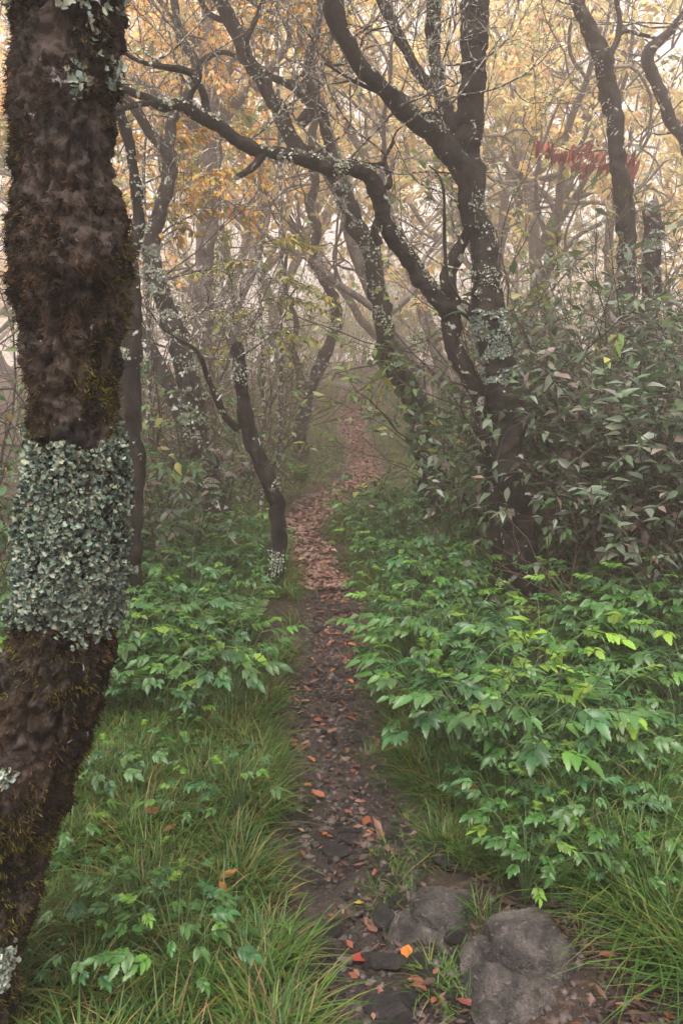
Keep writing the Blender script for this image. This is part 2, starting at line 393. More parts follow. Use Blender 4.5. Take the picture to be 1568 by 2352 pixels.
rng = np.random.default_rng(11)
PALS = {'orange': ([(.64, .34, .12), (.70, .48, .20), (.52, .41, .19), (.38, .37, .18)], [3, 3, 2, 1.5]), 'yellow': ([(.72, .58, .32), (.66, .57, .33), (.54, .52, .30), (.70, .50, .28)], [3, 3, 2, 1]),  # orange and yellow foliage, paled to put misty brightness into the colour
        'green': ([(.15, .20, .05), (.22, .24, .06), (.30, .28, .07), (.11, .16, .05)], [3, 3, 1.5, 2])}
def leafy(mb, rng, lines, n, pal, L=.075, prof='simple', lo=.3, flat=.7, above=False):
    ends = [(P, r) for P, r, lev in lines if lev <= 0]
    if not ends: return
    k = rng.integers(0, len(ends), n); t = rng.uniform(lo, 1.1, n)
    pos = np.empty((n, 3)); ax = np.empty((n, 3))
    for q in range(n):
        P = ends[k[q]][0]; x = min(t[q], .999)*(len(P)-1); i = int(x); pos[q] = P[i]+(P[i+1]-P[i])*(x-i); ax[q] = P[i+1]-P[i]
    pos += rng.normal(size=(n, 3))*.03
    if above:
        kp = pos[:, 2] > .47*pos[:, 1]+2.3; pos, ax = pos[kp], ax[kp]; n = len(pos)
    ax = nrm(nrm(ax)+rng.normal(size=(n, 3))*.8+np.array([0, 0, -.35])); Ls = L*rng.uniform(.6, 1.35, n)
    nr = np.array([0, 0, 1.])+rng.normal(size=(n, 3))*flat
    leaves(mb, pos, ax, nr, Ls, Ls*rng.uniform(.42, .6, n), pickcol(*PALS[pal], n, rng) if isinstance(pal, str) else pickcol(*pal, n, rng), prof, .25, rng.uniform(.05, .5, n))
def crown_over(parent, rng, starts, pal, nleaf, L=.13, lev=2, ln=1.9):
    out = []
    for p, d in starts: twig_lines(rng, np.asarray(p, float), np.asarray(d, float), ln*rng.uniform(.8, 1.2), .03, lev, out, .25, .06, 8, 5)
    out = [q for q in out if not ((q[0][:, 1] > -.2) & (q[0][:, 2] < .425*q[0][:, 1]+1.63)).any()]
    mb = MB()
    for P, r, q in out: tube(mb, curve(P, 9), np.interp(np.linspace(0, 1, 9), np.linspace(0, 1, len(P)), np.maximum(r, .004)), 5)
    o = mb.build('twigs', M['bark_far'], parent); o['kind'] = 'stuff'
    mb = MB(); leafy(mb, rng, out, nleaf, pal, .2, 'broad', above=True); o = mb.build('crown', M['leaf'], parent); o['kind'] = 'stuff'
def base_at(u, v):
    p = gtrace(u, v); return p[1]
TREES = {}
# --- T1: the thick mossy trunk at the left edge
Y1 = 1.72
edges = [(-260, 30, 292), (0, 30, 290), (100, 25, 282), (200, 24, 272), (300, 22, 268), (400, 30, 270), (480, 26, 292), (560, 26, 302), (650, 30, 298), (750, 38, 284), (850, 52, 278), (950, 64, 276), (1050, 62, 286),
         (1150, 55, 292), (1250, 50, 290), (1350, 44, 280), (1420, 34, 272), (1500, 12, 262), (1600, -32, 234), (1700, -72, 203), (1800, -112, 168), (1900, -160, 116), (2000, -185, 98), (2100, -210, 76), (2200, -235, 58), (2352, -270, 40), (2480, -320, 36), (2600, -380, 40)]
rows = [((a+b)/2, v, Y1 if v < 1400 else Y1-.1*min(1, (v-1400)/900), b-a) for v, a, b in edges][::-1]
b1 = W(*rows[0][:3])
t1 = thing('mossy_tree', 'thick leaning trunk shaggy with brown moss, collared with pale lichen, at the left edge', 'tree', tuple(b1))
R = np.array([[*W(u, v, Y), .5*w*scale_at(u, v, Y)] for u, v, Y, w in rows]); C = curve(R, 480); P, r = C[:, :3], C[:, 3]
T, N_, B_ = frames(P); kk = 156; a = np.arange(kk)/kk*2*math.pi
D = N_[:, None]*np.cos(a)[None, :, None]+B_[:, None]*np.sin(a)[None, :, None]
V = P[:, None]+D*r[:, None, None]*.95
lump = fbm(V*5, 3, 41); ridg = 1-np.abs(fbm(V*np.array([16, 16, 5.5]), 3, 42)); crack = np.clip((ridg-.78)*4.5, 0, 1)
fine = fbm(V*42, 3, 43)
disp = .007*lump+.007*fbm(V*13, 3, 44)+.008*fine+.004*fbm(V*95, 2, 48)-.020*crack-.007*np.clip((1-np.abs(fbm(V*np.array([34, 34, 15]), 3, 47))-.75)*4, 0, 1)
# the split at the foot of the leaning part
spl = W(150, 1790, Y1-.12); q = V-spl; along = nrm(W(120, 1860, Y1)-W(190, 1700, Y1))
sd_ = np.linalg.norm(q-(q@along)[..., None]*along, axis=-1); disp = disp-.05*np.clip(1-sd_/.03, 0, 1)*(np.abs(q@along) < .13)
V = V+D*disp[..., None]
mb = MB(); i = np.arange(len(P)-1)[:, None]*kk; j = np.arange(kk)[None]; j2 = (j+1) % kk
mb.add(V, [np.stack([i+j, i+j2, i+kk+j2, i+kk+j], -1).reshape(-1, 4)]); trunk1 = mb.build('trunk', M['bark_hero'], t1); HOST[id(V)] = (trunk1, V)
# vertical image coordinate of each ring
zr = P[:, 2]; vz = np.interp(zr, [W(160, x[1], x[2])[2] for x in rows], [x[1] for x in rows])
face = (D[..., 1] < .35)
ring = vz[:, None]+95*fbm(V*7, 4, 51)
collar = ((ring > 1005) & (ring < 1365+50*(D[..., 0] < 0)) & face)*1.0
tip = np.clip(1-np.linalg.norm((V-W(195, 1405, Y1-.12))*[1.3, .7, 1], axis=-1)/.10, 0, 1)**.5
lichen_on(t1, V, D, collar*(1-.5*crack), 10500, rng, .0092, [(.13, .19, .155), (.22, .28, .23), (.055, .09, .08), (.32, .36, .28)], .75)
lichen_on(t1, V, D, tip*face, 1100, rng, .0105, [(.15, .21, .17), (.22, .28, .23), (.07, .11, .10), (.32, .36, .28)], .6)
topl = (ring < 95)*face*(fbm(V*11, 3, 57) > -.1)*1.0+.5*((ring < 190) & (D[..., 0] > .35))*face*(fbm(V*16, 3, 58) > .15)
lichen_on(t1, V, D, topl, 700, rng, .014, LICH, .4)
low = (blob(V, 55, 1800, Y1-.15, .07)+.8*blob(V, 10, 1860, Y1-.15, .05))*(fbm(V*22, 3, 59) > .1)+.35*blob(V, 20, 2270, Y1-.2, .09)
lichen_on(t1, V, D, low*face, 420, rng, .011, LICH, .4)
# moss fibres
mo = np.clip(.30+1.3*fbm(V*5, 4, 61)+.5*np.abs(D[..., 0]), 0, 1.2)*face*(1-collar*.9); mo[:4] = 0
nm = 48000; idx = rng.choice(V.shape[0]*kk, nm, p=(mo/mo.sum()).ravel()); p = V.reshape(-1, 3)[idx]; nn = D.reshape(-1, 3)[idx]
g = fbm(p*4, 3, 63)[:, None]; side = np.abs(nn[:, :1]); lowz = sstep(1.15, .8, p[:, 2:3])
colm = np.array([.062, .034, .016])*(1-np.clip(g+side*.7+lowz*.5-.35, 0, 1))+np.array([.085, .076, .012])*np.clip(g+side*.7+lowz*.5-.35, 0, 1)
colm = colm*(.08+1.7*rng.random((nm, 1))**1.6)*np.clip(1+1.3*fbm(p*26, 2, 65), .15, 2)[:, None]
mb = MB(); ax = nrm(nn*.9+np.array([0, 0, -.55])+rng.normal(size=(nm, 3))*.55); L = rng.uniform(.005, .015, nm)
leaves(mb, p-nn*.001, ax, rdir(nm, rng), L, rng.uniform(.001, .0028, nm), colm, 'fibre', .1, rng.uniform(0, .8, nm))
o = mb.build('moss', M['moss'], trunk1); o['kind'] = 'stuff'

crown_over(t1, rng, [(P[-1]+[0, 0, .1*q], (math.cos(q*1.05), math.sin(q*1.05), .9)) for q in range(6)], 'green', 500, ln=1.7)
# --- T2: dark straight trunk half behind T1
Y = base_at(300, 1450)
t = thing('dark_trunk_tree', 'dark straight trunk with one pale lichen spot, half hidden behind the thick mossy trunk', 'tree', tuple(W(300, 1450, Y)))
P, r, V, D = bough(t, [(298, 1450, Y, 66), (301, 1250, Y, 56), (303, 1000, Y, 52), (303, 800, Y, 46), (300, 690, Y, 40), (306, 600, Y, 30), (318, 500, Y, 26), (300, 350, Y, 24), (250, 150, Y, 22), (230, -60, Y, 20)], 130, 22, M['bark'], name='trunk', below=.12, seed=3)
lichen_on(t, V, D, blob(V, 296, 828, Y-.06, .075)+.5*blob(V, 310, 1003, Y-.06, .03), 330, rng, .016)
lichen_on(t, V, D, (V[..., 2] > W(300, 720, Y)[2])*(D[..., 1] < .2)*(fbm(V*9, 3, 8) > .1)*1.0, 300, rng, .017)
# --- T3: lichen-spotted double stem
Y = base_at(497, 1250)
t = thing('lichen_tree', 'slanting two-stemmed tree spotted with white lichen, standing behind the broken snag', 'tree', tuple(W(497, 1250, Y)))
P, r, V, D = bough(t, [(497, 1255, Y, 66), (492, 1150, Y, 60), (470, 1050, Y, 58), (446, 950, Y, 56), (436, 880, Y, 50), (415, 800, Y, 46), (390, 740, Y, 44), (368, 655, Y, 42), (344, 585, Y, 38), (348, 540, Y, 36), (370, 480, Y, 36), (385, 415, Y, 32), (386, 345, Y, 36)], 150, 22, M['bark_lichen'], name='trunk', below=.15, seed=5)
lichen_on(t, V, D, blob(V, 437, 880, Y-.1, .26)+blob(V, 400, 930, Y-.1, .2)+blob(V, 385, 735, Y-.1, .2)+blob(V, 362, 630, Y-.1, .3)+blob(V, 340, 570, Y-.1, .22)+.6*blob(V, 455, 975, Y-.1, .2), 2300, rng, .026)
for rows in ([(386, 350, Y, 30), (345, 300, Y-.1, 24), (310, 250, Y-.2, 22), (280, 225, Y-.3, 18)], [(386, 350, Y, 28), (402, 270, Y+.1, 24), (435, 200, Y+.2, 24), (452, 150, Y+.3, 22), (415, 85, Y+.4, 20), (400, 0, Y+.5, 18), (390, -60, Y+.5, 16)],
             [(450, 1010, Y+.05, 36), (400, 915, Y+.25, 34), (366, 830, Y+.4, 30), (325, 765, Y+.6, 26), (290, 690, Y+.7, 22)], [(452, 150, Y+.3, 14), (500, 120, Y+.3, 12), (545, 130, Y+.4, 10), (600, 165, Y+.5, 7)]):
    P2, r2, V2, D2 = bough(t, rows, 60, 14, M['bark_lichen'], seed=int(rows[0][0]))
sp = []
for u, v in ((365, 640), (352, 560), (375, 470), (390, 740), (420, 810), (300, 240), (400, 270), (435, 190), (380, 420), (420, 90)):
    sp += [dict(p=W(u, v, Y), d=(rng.normal(), rng.normal()*.6, .3), L=rng.uniform(.7, 1.4), r=.011, lev=2, nch=4) for _ in range(2)]
add_twigs(t, rng, sp)
# --- T4: broken snag
Y = base_at(628, 1375)
t = thing('broken_snag', 'thin dark trunk snapped off at a splintered top beside the path', 'tree', tuple(W(628, 1375, Y)))
P, r, V, D = bough(t, [(628, 1378, Y, 46), (632, 1330, Y, 38), (640, 1260, Y, 36), (641, 1200, Y, 36), (630, 1140, Y, 36), (602, 1075, Y, 36), (576, 1005, Y, 38), (560, 930, Y, 34), (552, 860, Y, 32), (548, 815, Y, 30), (541, 790, Y, 24)], 120, 20, M['bark'], name='trunk', below=.12, seed=7)
lichen_on(t, V, D, blob(V, 622, 1295, Y-.07, .11)+.7*blob(V, 640, 1120, Y-.06, .07)+.35*blob(V, 550, 850, Y-.06, .12), 420, rng, .016)
mb = MB()
for q in range(7):
    x0 = rng.uniform(-9, 9); Pq, rq = px_line([(544+x0, 815, Y+rng.uniform(-.03, .03), 12), (537+x0*.6, 780, Y, 10), (530+x0*.5, 765-rng.uniform(0, 12), Y, 6), (525+x0*.6, 757-rng.uniform(-10, 16), Y, 1.5)], 12)
    tube(mb, Pq, rq, 5, .3, 30, q)
mb.build('splintered_top', M['bark_far'], t)
P2, r2, V2, D2 = bough(t, [(548, 985, Y, 20), (520, 958, Y-.05, 17), (498, 918, Y-.1, 15), (478, 870, Y-.15, 14), (462, 825, Y-.2, 12), (445, 800, Y-.2, 9), (415, 782, Y-.25, 7), (372, 752, Y-.3, 5), (345, 715, Y-.3, 4)], 60, 9, M['bark_lichen'], seed=71)
sp = [dict(p=W(u, v, Y-.2), d=dd, L=L, r=.007, lev=2, nch=4) for u, v, dd, L in ((455, 812, (-1, 0, .5), .7), (430, 788, (.3, 0, 1), .6), (400, 770, (-.8, 0, .8), .6), (460, 822, (1, .1, .9), .9), (546, 820, (.9, 0, .8), .8), (548, 860, (.5, .2, 1), .8), (345, 715, (-.6, 0, .4), .5), (500, 920, (.6, 0, 1), .7))]
add_twigs(t, rng, sp)
# --- T5: sinuous thin tree
Y = base_at(690, 1065)
t = thing('sinuous_tree', 'slender snaking trunk rising from the far left edge of the path', 'tree', tuple(W(690, 1065, Y)))
P, r, V, D = bough(t, [(688, 1068, Y, 40), (690, 1010, Y, 32), (697, 950, Y, 30), (715, 880, Y, 29), (745, 815, Y, 27), (768, 755, Y, 26), (764, 690, Y, 25), (738, 635, Y, 24), (717, 590, Y, 22), (727, 535, Y, 22), (714, 480, Y, 20), (722, 420, Y, 19), (716, 330, Y, 18), (725, 240, Y, 17), (700, 130, Y, 15), (690, 20, Y, 12), (700, -60, Y, 9)], 150, 14, M['bark_mid'], name='trunk', below=.2, seed=9)
lichen_on(t, V, D, blob(V, 755, 730, Y-.1, .3)+.6*blob(V, 735, 625, Y-.1, .3)+.4*blob(V, 715, 890, Y-.1, .5), 420, rng, .04)
bough(t, [(696, 905, Y, 22), (684, 850, Y+.1, 19), (671, 795, Y+.1, 16), (682, 740, Y+.2, 13), (655, 660, Y+.2, 10), (660, 560, Y+.3, 8)], 40, 9, M['bark_mid'], seed=91)
sp = [dict(p=W(u, v, Y), d=(rng.normal(), rng.normal(), .6), L=rng.uniform(1.0, 1.8) if v < 600 else .5, r=.016, lev=2, nch=3) for u, v in ((740, 640), (720, 590), (715, 480), (720, 420), (716, 330), (725, 240), (700, 130), (690, 30), (682, 740), (655, 660), (660, 560))]
add_twigs(t, rng, sp, M['bark_mid'])
# --- T6: leaning tree in the middle
Y = base_at(1005, 1212)
t = thing('leaning_tree', 'long dark trunk leaning left from the right verge, its lower half wrapped in vines', 'tree', tuple(W(1005, 1212, Y)))
R6 = [(1008, 1215, Y, 70), (1000, 1150, Y, 56), (978, 1040, Y, 52), (954, 935, Y, 50), (916, 858, Y-.05, 46), (886, 790, Y-.1, 44), (878, 715, Y-.15, 42), (860, 625, Y-.2, 42), (847, 570, Y-.2, 42), (815, 505, Y-.25, 42), (793, 450, Y-.3, 38), (772, 405, Y-.3, 40), (735, 365, Y-.35, 44), (672, 318, Y-.45, 38), (645, 262, Y-.5, 36), (612, 205, Y-.55, 33), (590, 165, Y-.6, 34), (566, 135, Y-.65, 33), (553, 95, Y-.7, 32), (528, 45, Y-.7, 32), (498, -5, Y-.7, 30), (470, -70, Y-.7, 28)]
P, r, V, D = bough(t, R6, 230, 20, M['bark'], name='trunk', below=.2, seed=13)
lichen_on(t, V, D, 1.2*blob(V, 793, 450, Y-.45, .3)+.6*blob(V, 845, 600, Y-.3, .3)+.5*blob(V, 878, 700, Y-.3, .3)+.3*blob(V, 620, 220, Y-.6, .4), 900, rng, .026)
for rows in ([(772, 400, Y-.3, 30), (762, 345, Y-.3, 26), (750, 300, Y-.35, 24), (735, 252, Y-.4, 24), (708, 228, Y-.45, 26), (665, 195, Y-.5, 22), (622, 178, Y-.55, 18), (598, 160, Y-.6, 16)], [(690, 285, Y-.45, 28), (712, 255, Y-.45, 26), (722, 225, Y-.4, 22), (706, 170, Y-.4, 20), (720, 110, Y-.3, 18), (735, 30, Y-.3, 15), (730, -60, Y-.2, 12)],
             [(556, 110, Y-.7, 16), (580, 60, Y-.8, 13), (600, 10, Y-.8, 11), (620, -60, Y-.9, 9)], [(530, 50, Y-.7, 14), (480, 30, Y-.6, 12), (450, -20, Y-.6, 10)]):
    bough(t, rows, 60, 12, M['bark_lichen'], seed=int(rows[0][1]))
sp = [dict(p=W(u, v, Y-.4), d=(rng.normal(), rng.normal(), .4), L=rng.uniform(.8, 1.6), r=.014, lev=3, nch=3) for u, v in ((720, 230), (708, 170), (665, 195), (750, 300), (720, 110), (735, 40), (600, 20), (560, 100), (640, 255), (780, 430), (815, 505), (590, 160), (480, 30))]
add_twigs(t, rng, sp)
T6line = (P, r)
crown_over(t, rng, [(W(472, -65, Y-.7), (math.cos(q*1.25), math.sin(q*1.25), 1)) for q in range(5)]+[(W(730, -55, Y-.2), (.3, -.3, 1))], 'orange', 500, ln=1.9)
# --- T7: forked tree on the right
Y = base_at(1210, 1392)
t = thing('forked_tree', 'tall dark forked tree with a lichen-covered knee, standing in front of the right shrubs', 'tree', tuple(W(1210, 1392, Y)))
R7 = [(1212, 1395, Y, 92), (1210, 1330, Y, 80), (1203, 1240, Y, 76), (1188, 1130, Y, 74), (1172, 1020, Y, 74), (1156, 910, Y, 72), (1138, 830, Y, 76), (1126, 750, Y, 74), (1112, 650, Y, 66), (1098, 560, Y, 62), (1084, 470, Y, 60), (1078, 400, Y, 70), (1076, 340, Y, 64), (1082, 250, Y, 60), (1086, 150, Y, 60), (1090, 60, Y, 62), (1092, -10, Y, 62), (1094, -80, Y, 60)]
P, r, V, D = bough(t, R7, 260, 36, M['bark'], name='trunk', below=.15, seed=17, amp=.16, freq=14)
lichen_on(t, V, D, ((V[..., 2] < W(1130, 715, Y)[2]) & (V[..., 2] > W(1130, 880, Y)[2]))*(D[..., 1] < .3)*(fbm(V*8, 3, 71) > -.32)*1.0, 2300, rng, .020, [(.22, .29, .26), (.30, .36, .31), (.15, .23, .21), (.38, .42, .33)])
lichen_on(t, V, D, .5*blob(V, 1110, 300, Y-.08, .1)+.5*blob(V, 1110, 480, Y-.08, .12)+.6*blob(V, 1110, 640, Y-.1, .14)+.3*blob(V, 1095, 560, Y-.1, .2), 380, rng, .016)
P2, r2, V2, D2 = bough(t, [(1066, 395, Y, 54), (1034, 345, Y-.05, 52), (1000, 308, Y-.1, 48), (955, 275, Y-.15, 46), (905, 228, Y-.2, 42), (852, 172, Y-.3, 40), (806, 105, Y-.35, 40), (772, 45, Y-.4, 42), (764, -5, Y-.4, 42), (755, -70, Y-.45, 40)], 110, 18, M['bark'], seed=171)
lichen_on(t, V2, D2, (D2[..., 2] > .2)*(fbm(V2*7, 3, 72) > .05)*(V2[..., 0] > W(850, 170, Y-.3)[0])*1.0, 420, rng, .015)
P3, r3, V3, D3 = bough(t, [(1058, 330, Y+.05, 34), (1034, 272, Y+.1, 32), (1010, 210, Y+.15, 32), (999, 140, Y+.2, 32), (993, 65, Y+.2, 32), (998, 0, Y+.2, 30), (1000, -70, Y+.2, 28)], 70, 14, M['bark_lichen'], seed=172)
lichen_on(t, V3, D3, (fbm(V3*6, 3, 73) > .0)*(D3[..., 1] < .3)*1.0, 500, rng, .015)
bough(t, [(1008, 212, Y+.15, 28), (970, 178, Y+.25, 26), (936, 118, Y+.3, 26), (896, 38, Y+.35, 25), (872, -5, Y+.4, 22), (850, -70, Y+.4, 20)], 60, 14, M['bark'], seed=173)
bough(t, [(1010, 300, Y-.05, 14), (1000, 262, Y-.05, 12), (960, 262, Y-.1, 10), (910, 232, Y-.2, 10), (850, 205, Y-.25, 9), (800, 180, Y-.3, 7), (745, 145, Y-.3, 5)], 60, 8, M['bark_lichen'], seed=174)
# second stem and the arching bough
bough(t, [(1160, 1260, Y+.3, 60), (1140, 1100, Y+.28, 56), (1126, 1000, Y+.25, 54), (1108, 915, Y+.2, 52), (1065, 850, Y+.15, 46), (1036, 790, Y+.12, 42), (1028, 715, Y+.1, 42), (1030, 655, Y+.1, 42), (1048, 595, Y+.1, 34), (1066, 555, Y+.1, 26), (1080, 520, Y+.08, 20)], 120, 18, M['bark_lichen'], seed=175, below=.25)
bough(t, [(1036, 700, Y+.1, 30), (1060, 708, Y+.05, 30), (1085, 724, Y, 30), (1110, 745, Y, 26)], 30, 12, M['bark'], seed=176)
RA = [(1029, 715, Y+.1, 38), (1005, 685, Y+.05, 38), (962, 632, Y, 37), (922, 572, Y-.05, 38), (888, 505, Y-.1, 38), (872, 450, Y-.12, 37), (852, 405, Y-.15, 38), (815, 386, Y-.2, 36), (752, 380, Y-.25, 38), (700, 364, Y-.3, 34), (650, 352, Y-.32, 30), (600, 344, Y-.35, 30), (545, 318, Y-.4, 30), (500, 286, Y-.42, 32), (445, 253, Y-.45, 32), (405, 238, Y-.5, 28), (372, 242, Y-.5, 26), (330, 222, Y-.55, 20), (285, 203, Y-.6, 16), (240, 190, Y-.65, 12)]
P4, r4, V4, D4 = bough(t, RA, 260, 18, M['bark'], seed=177, amp=.24, freq=13)
lichen_on(t, V4, D4, (D4[..., 2] > .15)*(fbm(V4*5, 3, 74) > .02)*1.0, 900, rng, .017, [(.40, .43, .34), (.46, .5, .42), (.33, .38, .33), (.5, .5, .38)])
lichen_on(t, V4, D4, blob(V4, 765, 378, Y-.3, .14)+blob(V4, 395, 232, Y-.5, .12)+.6*blob(V4, 640, 348, Y-.35, .12)+blob(V4, 855, 540, Y-.1, .08), 420, rng, .019, [(.40, .43, .34), (.46, .5, .42), (.33, .38, .33), (.5, .5, .38)])
for rows in ([(606, 350, Y-.35, 20), (592, 370, Y-.36, 18), (572, 390, Y-.38, 16), (548, 406, Y-.4, 13), (534, 409, Y-.4, 6)], [(478, 270, Y-.44, 22), (470, 225, Y-.44, 18), (455, 190, Y-.44, 17), (432, 166, Y-.45, 16), (385, 155, Y-.48, 14), (340, 145, Y-.5, 12), (300, 130, Y-.55, 9), (260, 100, Y-.6, 7)],
             [(352, 235, Y-.52, 16), (320, 240, Y-.55, 14), (285, 248, Y-.58, 12), (255, 250, Y-.6, 9)], [(868, 445, Y-.1, 16), (895, 425, Y-.05, 14), (888, 385, Y, 12), (884, 365, Y, 11), (904, 325, Y, 7)], [(880, 375, Y, 10), (845, 378, Y-.05, 9), (800, 368, Y-.1, 9), (765, 380, Y-.2, 8)],
             [(872, 560, Y-.1, 16), (858, 530, Y-.12, 15), (868, 500, Y-.12, 13)], [(430, 245, Y-.46, 15), (440, 215, Y-.46, 13), (460, 180, Y-.5, 9), (455, 150, Y-.5, 7)]):
    bough(t, rows, 40, 10, M['bark_lichen'], seed=int(rows[0][0]))
sp = []
for u, v, y in ((1060, 560, 0), (1040, 480, 0), (1030, 620, .1), (1045, 420, 0)):
    sp.append(dict(p=W(1062, v, Y-.03), d=(-.7, -.2, .5), L=.7, r=.007, lev=2, nch=3, kink=.25))
for u, v in ((850, 172), (800, 100), (905, 228), (960, 262), (850, 205), (780, 165), (760, 150), (1000, 150), (995, 60), (940, 120), (890, 360), (900, 330), (860, 380), (800, 370), (700, 362), (560, 325), (440, 210), (330, 150), (300, 240), (380, 155), (450, 160), (1010, 230), (900, 250)):
    sp.append(dict(p=W(u, v, Y-.2), d=(rng.normal(), rng.normal()*.7, .35), L=rng.uniform(.5, 1.1), r=.008, lev=3, nch=3, kink=.3))
add_twigs(t, rng, sp)
crown_over(t, rng, [(W(1092, -75, Y)+[0, 0, .05*q], (math.cos(q*1.05), math.sin(q*1.05)*.9, 1.0)) for q in range(6)]+[(W(757, -65, Y-.45), (-.7, -.6, .9)), (W(757, -65, Y-.45), (-.1, -1, 1)), (W(1000, -65, Y+.2), (-.2, .5, 1))], 'green', 700, ln=1.9)
# a dark hanging branch beside the fork (thin wavy line)
bough(t, [(1062, 700, Y-.1, 7), (1030, 640, Y-.15, 7), (1022, 560, Y-.15, 8), (1018, 440, Y-.2, 7), (1005, 400, Y-.2, 5), (985, 380, Y-.2, 3)], 40, 6, M['bark'], seed=178)
# --- T9, T10, T11 on the right
Y = 7.6
z0 = float(gh(W(1440, 850, Y)[0], Y)); b = np.array([W(1440, 850, Y)[0], Y, z0])
def vz_at(u, Y, z):           # v coordinate of a height
    lo, hi = -2000., 4000.
    for _ in range(40):
        mid = (lo+hi)/2
        if W(u, mid, Y)[2] > z: lo = mid
        else: hi = mid
    return hi
t = thing('right_tree', 'dark slender trunk flecked with white lichen rising out of the right shrubs', 'tree', tuple(b))
P, r, V, D = bough(t, [(1444, vz_at(1444, Y, z0), Y, 50), (1440, 900, Y, 44), (1438, 780, Y, 42), (1440, 690, Y, 40), (1440, 600, Y, 40), (1437, 525, Y, 42), (1425, 430, Y, 40), (1414, 340, Y, 38), (1408, 250, Y, 40), (1388, 172, Y, 42), (1368, 120, Y, 38), (1348, 60, Y, 34), (1325, 0, Y, 32), (1310, -70, Y, 30)], 170, 20, M['bark'], name='trunk', below=.15, seed=19)
lichen_on(t, V, D, (V[..., 2] < W(1440, 540, Y)[2])*(D[..., 0] < .4)*(fbm(V*6, 3, 76) > .15)*(D[..., 1] < .3)*1.0, 420, rng, .022)
lichen_on(t, V, D, (D[..., 0] < -.4)*(fbm(V*5, 3, 77) > .15)*1.0, 200, rng, .02, [(.5, .5, .5), (.45, .46, .45), (.4, .4, .4), (.55, .55, .52)])
bough(t, [(1397, 130, Y, 16), (1408, 110, Y, 14), (1418, 88, Y, 13), (1424, 45, Y, 12), (1418, 0, Y, 12), (1420, -50, Y, 10)], 30, 9, M['bark'], seed=191)
bough(t, [(1424, 80, Y, 9), (1440, 72, Y, 9), (1475, 80, Y, 9), (1505, 88, Y, 8)], 24, 7, M['bark_lichen'], seed=192)
add_twigs(t, rng, [dict(p=W(u, v, Y), d=(rng.normal(), rng.normal(), .4), L=1.1, r=.01, lev=3, nch=3) for u, v in ((1370, 120), (1420, 60), (1350, 60), (1418, 5), (1475, 80), (1330, 10))])
Y = 7.9; z0 = float(gh(W(1495, 850, Y)[0], Y))
t = thing('lichen_stump', 'tall jagged-topped dead stump crusted with lichen in the right shrubs', 'tree', (W(1495, 850, Y)[0], Y, z0))
P, r, V, D = bough(t, [(1492, vz_at(1492, Y, z0), Y, 56), (1492, 900, Y, 50), (1490, 760, Y, 46), (1489, 680, Y, 42), (1494, 600, Y, 42), (1499, 540, Y, 42), (1499, 500, Y, 40), (1496, 480, Y, 34)], 110, 20, M['bark'], name='trunk', below=.15, seed=23)
lichen_on(t, V, D, ((V[..., 2] < W(1495, 530, Y)[2])*(V[..., 2] > W(1495, 590, Y)[2])+(V[..., 2] < W(1495, 670, Y)[2])*(V[..., 2] > W(1495, 745, Y)[2]))*(D[..., 1] < .3)*1.0*(fbm(V*6, 3, 78) > -.2), 520, rng, .024)
mb = MB()
for q in range(6):
    x0 = rng.uniform(-14, 14); Pq, rq = px_line([(1497+x0, 500, Y+rng.uniform(-.05, .05), 16), (1496+x0, 470, Y, 11), (1494+x0, 452-rng.uniform(-14, 14), Y, 2)], 10); tube(mb, Pq, rq, 5, .3, 30, q)
mb.build('splintered_top', M['bark_far'], t)
Y = 8.6; z0 = float(gh(W(1580, 850, Y)[0], Y))
t = thing('crooked_tree', 'crooked trunk bending in and out of the right picture edge, pale with lichen', 'tree', (W(1610, 850, Y)[0], Y, z0))
bough(t, [(1610, vz_at(1610, Y, z0), Y, 44), (1612, 800, Y, 40), (1606, 600, Y, 38), (1596, 420, Y, 34), (1580, 345, Y, 32), (1556, 300, Y, 30), (1534, 268, Y, 30), (1518, 225, Y, 28), (1496, 170, Y, 26), (1488, 125, Y, 26), (1518, 90, Y, 22), (1545, 60, Y, 18), (1575, 20, Y, 15), (1600, -60, Y, 12)], 140, 14, M['bark_lichen'], name='trunk', below=.15, seed=29)
add_twigs(t, rng, [dict(p=W(u, v, Y), d=(-abs(rng.normal()), rng.normal(), .3), L=1.3, r=.012, lev=3, nch=3) for u, v in ((1490, 130), (1534, 268), (1518, 95), (1545, 60), (1500, 180), (1556, 300))])

